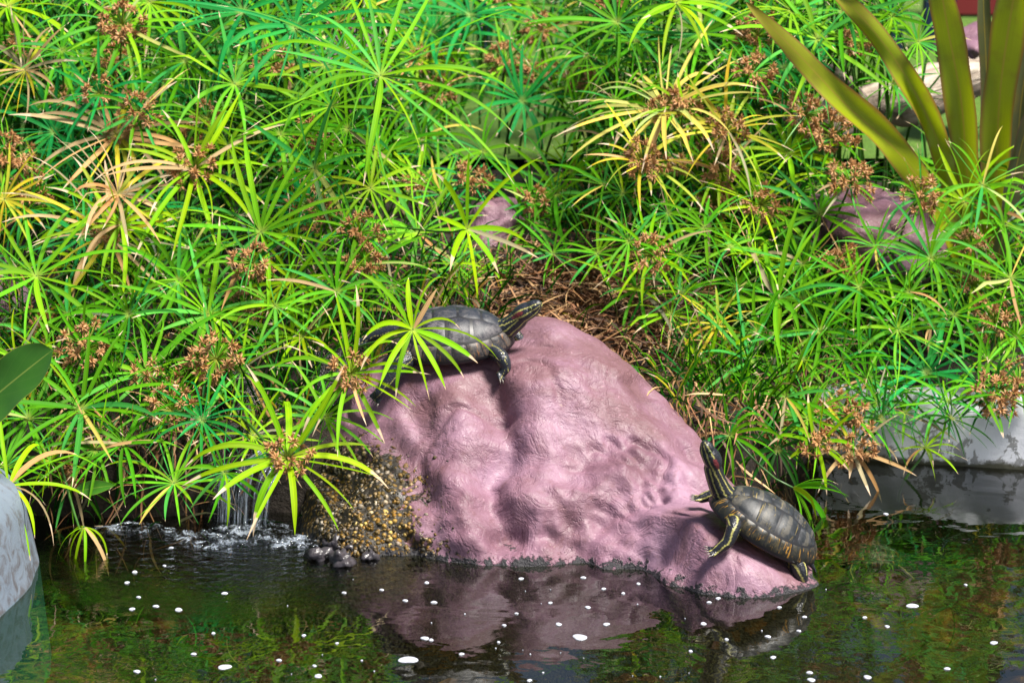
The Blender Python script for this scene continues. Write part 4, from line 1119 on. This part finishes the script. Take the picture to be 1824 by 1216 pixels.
# individually posed ones
sedge(678, 135, 215, 'lg', 0, 22, 0.78, 0.75, (0.10, -0.55, 0.80), 'very large bright green umbrella sedge arching over the dark gap in the thicket', 0.0135)
sedge(1455, 70, 150, 'lg', 0, 17, 1.25, 0.5, (0.05, -0.62, 0.75), 'pale green umbrella sedge star crossing the leaning bronze strap leaf')
sedge(1185, 195, 135, 'cream', 2, 28, 1.12, 0.75, (-0.25, -0.45, 0.85), 'cream yellow umbrella sedge with straw pale leaves and brown flowers')
sedge(735, 587, 110, 'yg', 0, 15, 0.20, 0.85, (0.35, -0.75, 0.50), 'lime umbrella sedge sprawled across the shell of the basking turtle', 0.0125, base=(-0.42, 0.52, 0.16))
sedge(625, 665, 115, 'yg', 2, 18, 0.17, 0.75, (0.15, -0.70, 0.62), 'lime umbrella sedge with a small flower head between waterfall and basking turtle', base=(-0.50, 0.52, 0.14))
sedge(512, 815, 150, 'yg', 2, 17, 0.06, 0.85, (0.1, -0.62, 0.70), 'lime umbrella sedge with brown tips hanging low over the waterfall pool', 0.0130, base=(-0.62, 0.44, 0.12))
sedge(15, 865, 140, 'yg', 0, 14, -0.02, 1.3, (0.15, -0.50, 0.80), 'lime umbrella sedge drooping over the blue grey pond rim', 0.0125, base=(-1.22, 0.40, 0.12))
sedge(150, 938, 72, 'yg', 0, 9, 0.05, 2.2, (0.1, -0.2, 0.95), 'small folded umbrella sedge with leaf tips dipping into the pond', 0.0095, base=(-1.0, 0.37, 0.10), up=(0.5, 0.9), down=(0, 0, -1.2))
sedge(578, 742, 95, 'lg', 0, 15, 0.20, 0.8, (0.2, -0.65, 0.65), 'pale green umbrella sedge against the left flank of the plum boulder', base=(-0.55, 0.50, 0.14))
sedge(832, 408, 120, 'yg', 0, 9, 0.86, 0.9, (0.45, -0.5, 0.3), 'lime yellow umbrella sedge bent down in front of the small plum boulder', 0.015, base=(-0.42, 1.15, 0.34))
sedge(1412, 868, 85, 'g', 0, 9, 0.30, 1.0, (0.75, -0.5, -0.05), 'bent green umbrella sedge folded over the water behind the climbing turtle', 0.012, base=(0.36, 0.60, 0.16), down=(0.9, -0.3, -0.3))
sedge(1648, 797, 62, 'yg', 0, 15, 0.60, 1.0, (0.0, -0.35, 0.9), 'ragged small umbrella sedge growing from the water against the white pond wall', 0.006, base=(0.872, 0.58, -0.05))
sedge(1520, 800, 80, 'dry', 2, 11, 0.52, 1.2, (0.1, -0.6, 0.3), 'withered tan umbrella sedge drooping at the left end of the white pond wall', 0.010, base=(0.66, 0.80, 0.14))
sedge(1300, 775, 75, 'g', 0, 16, 0.42, 1.6, (-0.1, -0.7, 0.4), 'drooping green umbrella sedge between straw litter and the climbing turtle', 0.008)
sedge(1385, 800, 75, 'dk', 0, 15, 0.46, 1.5, (0.1, -0.7, 0.3), 'dark drooping umbrella sedge over the water behind the climbing turtle', 0.008)
sedge(1455, 790, 70, 'yg', 1, 12, 0.48, 1.5, (0.1, -0.7, 0.3), 'drooping lime sedge with straw coloured leaves over the shaded water', 0.008)
# further stems that show between them
def blocked(px, py):
    if px > 560 and py > 560 and px < 1280 and py > 575 + max(0, (px - 960)) * 0.62 - 60: return True     # boulder and turtles
    if ((px - 888) / 85) ** 2 + ((py - 415) / 75) ** 2 < 1: return True       # small boulder
    if ((px - 1040) / 125) ** 2 + ((py - 575) / 100) ** 2 < 1: return True      # straw
    if ((px - 1600) / 190) ** 2 + ((py - 190) / 120) ** 2 < 1: return True      # log
    if px > 1590 and py < 300: return True
    if ((px - 890) / 120) ** 2 + ((py - 230) / 75) ** 2 < 1: return True        # dark gap
    if ((px - 1550) / 130) ** 2 + ((py - 400) / 50) ** 2 < 1: return True
    if px < 40 and 490 < py < 720: return True
    if px > 1100 and py > 740: return True
    if 380 < px < 720 and py > 640: return True
    return py > 870
r2 = random.Random(5)
cnt = 0
for k in range(4000):
    if cnt >= 112: break
    px, py = r2.uniform(-40, 1860), r2.uniform(-40, 860)
    if blocked(px, py): continue
    if min(math.hypot(px - a, (py - b)) for a, b, c in SEDGES) < 40: continue
    cnt += 1
    left = px < 720
    cls = r2.choice(['g', 'g', 'g', 'lg', 'yg', 'dk', 'bg'] if py < 300 or left else ['g', 'g', 'g', 'dk', 'yg', 'lg'])
    sedge(px, py, r2.uniform(68, 105), cls, r2.choice([0, 0, 0, 0, 1, 2]), y=stem_depth(px, py) + r2.uniform(0.10, 0.30))

# the uncountable thicket behind and between them, inner shade put into leaf colour
class Bag:
    def __init__(s): s.v, s.f, s.c, s.u = [], [], [], []
    def add(s, vs, segs, col):
        b = len(s.v); s.v += vs; s.f += [tuple(b + i for i in q) for q in rib_faces(segs)]
        s.c += [col] * len(vs); s.u.append(rib_uv(segs))
    def build(s, name, mat):
        me = pymesh(name, s.v, s.f)
        ca = me.color_attributes.new('col', 'FLOAT_COLOR', 'POINT'); ca.data.foreach_set('color', np.array(s.c, dtype=np.float32).ravel())
        me.uv_layers.new(name='UVMap').data.foreach_set('uv', np.concatenate(s.u))
        return mesh_obj(name, me, mat)
def thicket(name, label, n, xr, yr, dep, clss, rr, seed, stems=True, gap=False):
    bag = Bag(); r = random.Random(seed); k = 0; tries = 0
    while k < n and tries < n * 12:
        tries += 1
        px, py = r.uniform(*xr), r.uniform(*yr)
        if blocked(px, py) and not (gap and px < 1100 and py < 320) and r.random() < 0.985: continue
        k += 1
        Y = stem_depth(px, py) + r.uniform(*dep)
        C = at_y(px, py, Y)
        if C.z < ground(C.x, Y) + 0.02: continue
        A = Vector((r.uniform(-0.5, 0.5), r.uniform(-0.8, 0.1), 0.65)).normalized()
        R = r.uniform(*rr) * mpp(Y)
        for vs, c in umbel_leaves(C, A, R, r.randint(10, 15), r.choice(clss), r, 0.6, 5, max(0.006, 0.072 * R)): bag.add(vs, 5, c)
        if stems:
            B = Vector((C.x + r.uniform(-.12, .12), Y + r.uniform(0.05, 0.3), 0)); B.z = ground(B.x, B.y) - 0.01
            d = C - B
            bag.add(ribbon(B, d + Z * 0.05, Vector((0.2, -1, 0)), d.length, 0.008, 5, 0.0, 0, 0.5), 5, (0.03, 0.105, 0.010, 2.0))
    o = bag.build(name, M['leaf_stuff']); return tag(o, label, kind='stuff')
thicket('sedge_thicket', 'dense mass of sedge leaves inside the left bank', 460, (-160, 740), (-220, 860), (0.22, 0.75), ['dk', 'dk', 'dk', 'dk', 'dk', 'g', 'bg'], (65, 100), 21)  # mostly dark leaves, standing in for shade within the mass
thicket('sedge_thicket', 'dense mass of sedge leaves inside the right bank', 460, (1040, 1980), (-200, 790), (0.18, 0.6), ['dk', 'dk', 'dk', 'dk', 'g', 'dk'], (55, 90), 22)  # same darkened leaves for the shade inside
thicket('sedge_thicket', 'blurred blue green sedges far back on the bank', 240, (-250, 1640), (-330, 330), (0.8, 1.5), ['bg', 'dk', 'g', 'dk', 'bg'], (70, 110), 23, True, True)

# tangled grass blades round the foot of the stems
bag = Bag(); r = random.Random(8)
for k in range(5200):
    x = r.uniform(-1.45, 1.6); y = shore(x) + abs(r.gauss(0.02, 0.5))
    px, py = to_px(Vector((x, y, ground(x, y))))
    straw = ((px - 1060) / 190) ** 2 + ((py - 580) / 110) ** 2 < 1
    if straw and r.random() < 0.93: continue
    if ((px - 890) / 85) ** 2 + ((py - 440) / 60) ** 2 < 1: continue
    if rock_top(x, y, -1) > ground(x, y) - 0.01: continue
    if x > 0.72 and y < shore(x) + 0.22: continue
    d = Vector((r.uniform(-0.6, 0.6), r.uniform(-0.9, 0.3), r.uniform(0.5, 1.2)))
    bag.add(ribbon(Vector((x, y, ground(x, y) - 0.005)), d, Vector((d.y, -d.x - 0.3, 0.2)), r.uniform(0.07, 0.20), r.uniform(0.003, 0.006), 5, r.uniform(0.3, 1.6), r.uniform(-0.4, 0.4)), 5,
            leafcol(r.choice(['g', 'dk', 'dk', 'dk', 'g', 'dry']), r))  # dark blades carry the shade under the stems in their colour
tag(bag.build('undergrowth', M['leaf_stuff']), 'tangle of short grassy blades on the shaded bank', kind='stuff')
# dry straw litter
def strawlitter(name, label, pts, seed, lo, hi, hang=False):
    bag = Bag(); r = random.Random(seed)
    for x, y, z in pts:
        a = r.uniform(0, 6.28)
        d = Vector((math.cos(a), math.sin(a), r.uniform(-0.1, 0.75)))
        if hang: d = Vector((r.uniform(-0.5, 0.5), r.uniform(-0.9, -0.2), r.uniform(-0.8, 0.3)))
        c = r.choice([(0.30, 0.155, 0.06), (0.16, 0.07, 0.028), (0.44, 0.27, 0.12), (0.06, 0.028, 0.012), (0.24, 0.10, 0.04)]); k = r.uniform(0.6, 1.2)
        bag.add(ribbon(Vector((x, y, z)), d, Vector((r.uniform(-1, 1), r.uniform(-1, 1), 1)), r.uniform(lo, hi), r.uniform(0.0022, 0.0062), 5, r.uniform(0.2, 1.3), r.uniform(-1.3, 1.3), 0.1), 5, (c[0] * k, c[1] * k, c[2] * k, 3.0))
    return tag(bag.build(name, M['straw']), label, kind='stuff')
r = random.Random(4); pts = []
while len(pts) < 2600:
    px, py = r.gauss(1055, 120), r.gauss(570, 75)
    x, y = None, None
    for Y in np.arange(0.35, 1.6, 0.02):
        p = at_y(px, py, float(Y))
        if p.z <= ground(p.x, p.y): x, y = p.x, p.y; break
    if x is None or rock_top(x, y, -1) > ground(x, y): 
        pts.append((r.uniform(0.05, 0.5), r.uniform(0.5, 1.1), 0)); x, y, _ = pts[-1]; pts[-1] = (x, y, ground(x, y) + 0.003)
        continue
    pts.append((x, y, ground(x, y) + r.uniform(0, 0.02)))
strawlitter('straw_litter', 'dry brown straw and dead sedge leaves on the soil behind the boulder', pts, 6, 0.03, 0.13)
pts = []
for k in range(420):
    x = r.uniform(0.30, 0.80); y = shore(x) + r.uniform(-0.02, 0.12); pts.append((x, y, ground(x, y) + r.uniform(0.0, 0.08)))
for k in range(260):
    x = r.uniform(-1.0, -0.55); y = shore(x) + r.uniform(0.0, 0.12); pts.append((x, y, ground(x, y) + r.uniform(0.0, 0.05)))
for k in range(400):
    x = r.uniform(-0.5, 0.2); y = r.uniform(0.7, 1.1); pts.append((x, y, ground(x, y) + r.uniform(0.0, 0.03)))
strawlitter('dead_leaves', 'dead tan sedge leaves hanging over the shaded water edge', pts, 9, 0.05, 0.14, True)

# ------------------------------------------------------------------ bronze strap-leaf plant
def strap(path, w, mat, root, ruffle=0.25, seed=0):
    P_ = [(at_y(*q[:3])) for q in path]; arr = np.array([list(p) for p in P_]); n = 40; rows = []
    pts = [Vector(catmull(arr, i / n * (len(arr) - 1))) for i in range(n + 1)]
    for i, p in enumerate(pts):
        t_ = i / n; d = (pts[min(i + 1, n)] - pts[max(i - 1, 0)]).normalized()
        view = (CAM - p).normalized(); s = d.cross(view + Vector((0.25 * math.sin(seed + t_ * 3), 0, 0.25))).normalized(); nn = s.cross(d).normalized()
        ww = w * mpp(path[0][2]) * 0.34 * (0.72 + 0.28 * math.sin(min(1, t_ * 1.6) * math.pi / 2)) * (1 - 0.45 * max(0, t_ - 0.55) / 0.45) * (1 - max(0, t_ - 0.8) / 0.2 * 0.97) ** 0.6
        row = []
        for k in range(9):
            q = k / 4 - 1
            wob = ruffle * 2.2 * ww * (math.sin(t_ * (11 if q > 0 else 13) + seed + (1.4 if q > 0 else 0)) * abs(q) ** 2)
            row.append(p + s * q * ww * (1 + 0.06 * math.sin(t_ * 21 + seed * 2 + q)) + nn * (0.30 * ww * q * q + wob))
        rows.append([v - root.location for v in row])
    return mesh_obj('leaf', sheet('leaf', rows, None), mat, root)
sp = empty('strap_leaf_plant', at_y(1745, 430, 1.22)); sp.location.z = ground(sp.location.x, 1.22)
tag(sp, 'bronze strap leaf plant with broad wavy olive leaves', 'plant')
for path, w, mt, ru, sd_ in [
    ([(1715, 470, 1.16), (1670, 370, 1.10), (1600, 272, 1.04), (1510, 190, 1.0), (1420, 95, 0.98), (1330, 5, .98)], 72, 'strap', .22, 0.5),
    ([(1722, 460, 1.2), (1690, 310, 1.16), (1648, 200, 1.13), (1590, 100, 1.1), (1520, 15, 1.1), (1440, -60, 1.1)], 58, 'strap', .42, 2.0),
    ([(1735, 470, 1.2), (1722, 300, 1.17), (1712, 180, 1.14), (1690, 60, 1.12), (1672, -40, 1.1), (1640, -190, 1.05)], 80, 'strap', .16, 3.1),
    ([(1768, 470, 1.22), (1775, 300, 1.2), (1782, 160, 1.18), (1800, 30, 1.15), (1822, -90, 1.12), (1850, -200, 1.1)], 88, 'strap', .14, 4.4),
    ([(1755, 460, 1.32), (1758, 290, 1.34), (1757, 130, 1.36), (1752, 10, 1.38), (1750, -120, 1.4), (1730, -230, 1.4)], 36, 'strap_grey', .1, 5.2),
    ([(1785, 460, 1.28), (1808, 300, 1.28), (1822, 160, 1.28), (1850, 30, 1.28), (1890, -90, 1.28)], 55, 'strap_grey', .12, 1.2),
    ([(1775, 470, 1.15), (1795, 380, 1.1), (1812, 290, 1.06), (1835, 210, 1.03), (1870, 140, 1.0)], 45, 'strap_grey', .12, 0.2)]:
    strap(path, w, M[mt], sp, ru, sd_)

# ------------------------------------------------------------------ broad leaf at the left, small ovate leaf
def blade(name, root, base, tip, up, w, mat, cup=0.12, segs=22, blunt=False):
    d = tip - base; L = d.length; d = d.normalized(); s = d.cross(up).normalized(); nn = s.cross(d); rows = []
    for i in range(segs + 1):
        t_ = i / segs; ww = w * (math.sin(math.pi * min(1, 0.04 + t_ * 0.96) ** 0.75) ** 0.8 if not blunt else (math.sin(min(1.0, t_ * 1.6 + 0.1) * math.pi / 2) * math.sqrt(max(0.0, 1 - max(0.0, (t_ - 0.45) / 0.55) ** 2.6)) * (1 + 0.05 * math.sin(t_ * 17)))) + 0.0005
        c = base + d * L * t_ - Z * 0.10 * L * t_ * t_ * 0.6
        rows.append([c - root.location + s * (k / 5 - 1) * ww + nn * (cup * ww * (k / 5 - 1) ** 2 + 0.03 * ww * math.sin(t_ * 20) * abs(k / 5 - 1)) for k in range(11)])
    return mesh_obj(name, sheet(name, rows, None), mat, root)
bl = empty('broad_leaf_plant', (-1.34, 0.30, ground(-1.34, 0.36))); tag(bl, 'broad dark green leaf with pale midrib beside the pond rim', 'plant')
b0, b1_ = at_y(-115, 800, 0.02), at_y(93, 604, -0.06)
blade('leaf', bl, b0, b1_, Vector((-0.35, -0.75, 0.55)), 0.062, M['broad'], 0.14, 26, True)
v, f = tube([p - bl.location for p in bez(bl.location.copy(), bl.location + Vector((0, -0.02, 0.2)), b0 + Vector((-0.05, 0, -0.05)), b0 + Vector((0.002, 0, 0.001)), 8)], [0.006] * 9, 8)
mesh_obj('petiole', pymesh('petiole', v, f), M['stem'], bl)
ol = empty('ovate_leaf_seedling', (-0.90, 0.33, 0.04)); tag(ol, 'small ovate dark green leaf over the dark water', 'plant')
b0, b1_ = at_y(140, 874, 0.20), at_y(204, 860, 0.18)
blade('leaf', ol, b0, b1_, Vector((0.1, -0.75, 0.6)), 0.0165, M['broad'], 0.2, 12)
v, f = tube([p - ol.location for p in bez(ol.location.copy(), ol.location + Vector((0, -0.02, 0.06)), b0 + Vector((-0.02, 0.03, 0)), b0, 6)], [0.0018] * 7, 6)
mesh_obj('petiole', pymesh('petiole', v, f), M['stem'], ol)

# ------------------------------------------------------------------ driftwood log
la, lb = at_y(1395, 238, 1.75), at_y(1800, 118, 2.0)
lg = empty('driftwood_log', (la + lb) / 2); tag(lg, 'weathered grey driftwood log lying behind the strap leaf plant', 'log')
lg.rotation_euler = (lb - la).to_track_quat('X', 'Z').to_euler()
hl = (lb - la).length / 2
v, f = tube([Vector((hl * (i / 12 - 1), 0.012 * math.sin(i * 0.9), 0.008 * math.cos(i * 0.7))) for i in range(25)], [0.062 + 0.012 * math.sin(i * 0.55) + 0.004 * math.sin(i * 2.1) for i in range(25)], 22)
v = [p * 1.0 + Vector((0, p.y, p.z)).normalized() * 0.007 * fbm(Vector((p.x * 1.2, p.y * 30, p.z * 30)), 3, 1.0) for p in v]
mesh_obj('trunk', pymesh('trunk', v, f), M['wood'], lg)
v, f = tube([Vector((-0.12, -0.02, 0.03)), Vector((-0.16, -0.05, 0.10)), Vector((-0.21, -0.06, 0.15))], [0.022, 0.016, 0.011], 10)
mesh_obj('branch_stub', pymesh('branch_stub', v, f), M['wood'], lg)

# ------------------------------------------------------------------ railing and red board beyond the lawn edge
fence = empty('railing', (0.3, 4.2, 0.40)); tag(fence, 'dark navy metal railing posts beyond the planted bank', 'railing')
def post(x, name='post', z0=-0.05, z1=1.0, r0=0.022):
    bm = bmesh.new(); bmesh.ops.create_cube(bm, size=1.0)
    bmesh.ops.scale(bm, vec=(r0 * 2, r0 * 2, z1 - z0), verts=bm.verts); bmesh.ops.translate(bm, vec=(x, 0, (z0 + z1) / 2), verts=bm.verts)
    bmesh.ops.bevel(bm, geom=bm.edges[:], offset=0.005, segments=2, affect='EDGES')
    mesh_obj(name, bm_mesh(name, bm, False), M['navy'], fence)
for px in (-350, -130, 78, 290, 450, 578, 640, 860, 1080, 1295, 1390, 1543, 1597, 1655, 1690, 1900, 2120): post(at_y(px, 30, 4.2).x - 0.3)
for z_ in (0.93,):
    bm = bmesh.new(); bmesh.ops.create_cube(bm, size=1.0); bmesh.ops.scale(bm, vec=(5.6, 0.03, 0.05), verts=bm.verts); bmesh.ops.translate(bm, vec=(0, 0, z_ + 0.09), verts=bm.verts)
    bmesh.ops.bevel(bm, geom=bm.edges[:], offset=0.006, segments=2, affect='EDGES'); mesh_obj('top_rail', bm_mesh('top_rail', bm, False), M['navy'], fence)
rb = empty('notice_board', at_y(1752, 25, 5.0)); rb.location.z = 0.40; tag(rb, 'dark red board standing on the lawn behind the upright strap leaves', 'board')
def box(name, c, s, mat, root):
    bm = bmesh.new(); bmesh.ops.create_cube(bm, size=1.0); bmesh.ops.scale(bm, vec=s, verts=bm.verts); bmesh.ops.translate(bm, vec=c, verts=bm.verts)
    bmesh.ops.bevel(bm, geom=bm.edges[:], offset=0.006, segments=2, affect='EDGES'); return mesh_obj(name, bm_mesh(name, bm, False), mat, root)
zb = at_y(1752, 27, 5.0).z - 0.40
box('panel', (0.10, 0, zb + 0.35), (0.50, 0.03, 0.70), M['red'], rb)
box('leg', (-0.09, 0.03, (zb + 0.2) / 2), (0.04, 0.03, zb + 0.2), M['navy'], rb); box('leg', (0.29, 0.03, (zb + 0.2) / 2), (0.04, 0.03, zb + 0.2), M['navy'], rb)

# ------------------------------------------------------------------ stems and waterweed under the surface
r = random.Random(17); bag = Bag()
for k in range(40):
    px, py = (r.uniform(1250, 1824), r.uniform(900, 1210)) if k % 3 else (r.uniform(60, 600), r.uniform(1040, 1210))
    p = at_z(px, py, -0.16)
    d = Vector((r.uniform(-1, 1), r.uniform(-1, 1), r.uniform(0.1, 0.9)))
    bag.add([Vector((q.x, q.y, min(q.z, -0.006))) for q in ribbon(p, d, Vector((0.3, -1, 0.4)), r.uniform(0.05, 0.14), r.uniform(0.002, 0.005), 8, 0.2, r.uniform(-2, 2))], 8, leafcol(r.choice(['g', 'dk', 'dry', 'dk', 'bg']), r))
tag(bag.build('waterweed', M['leaf_stuff']), 'loose strands of weed under the pond surface', kind='stuff')
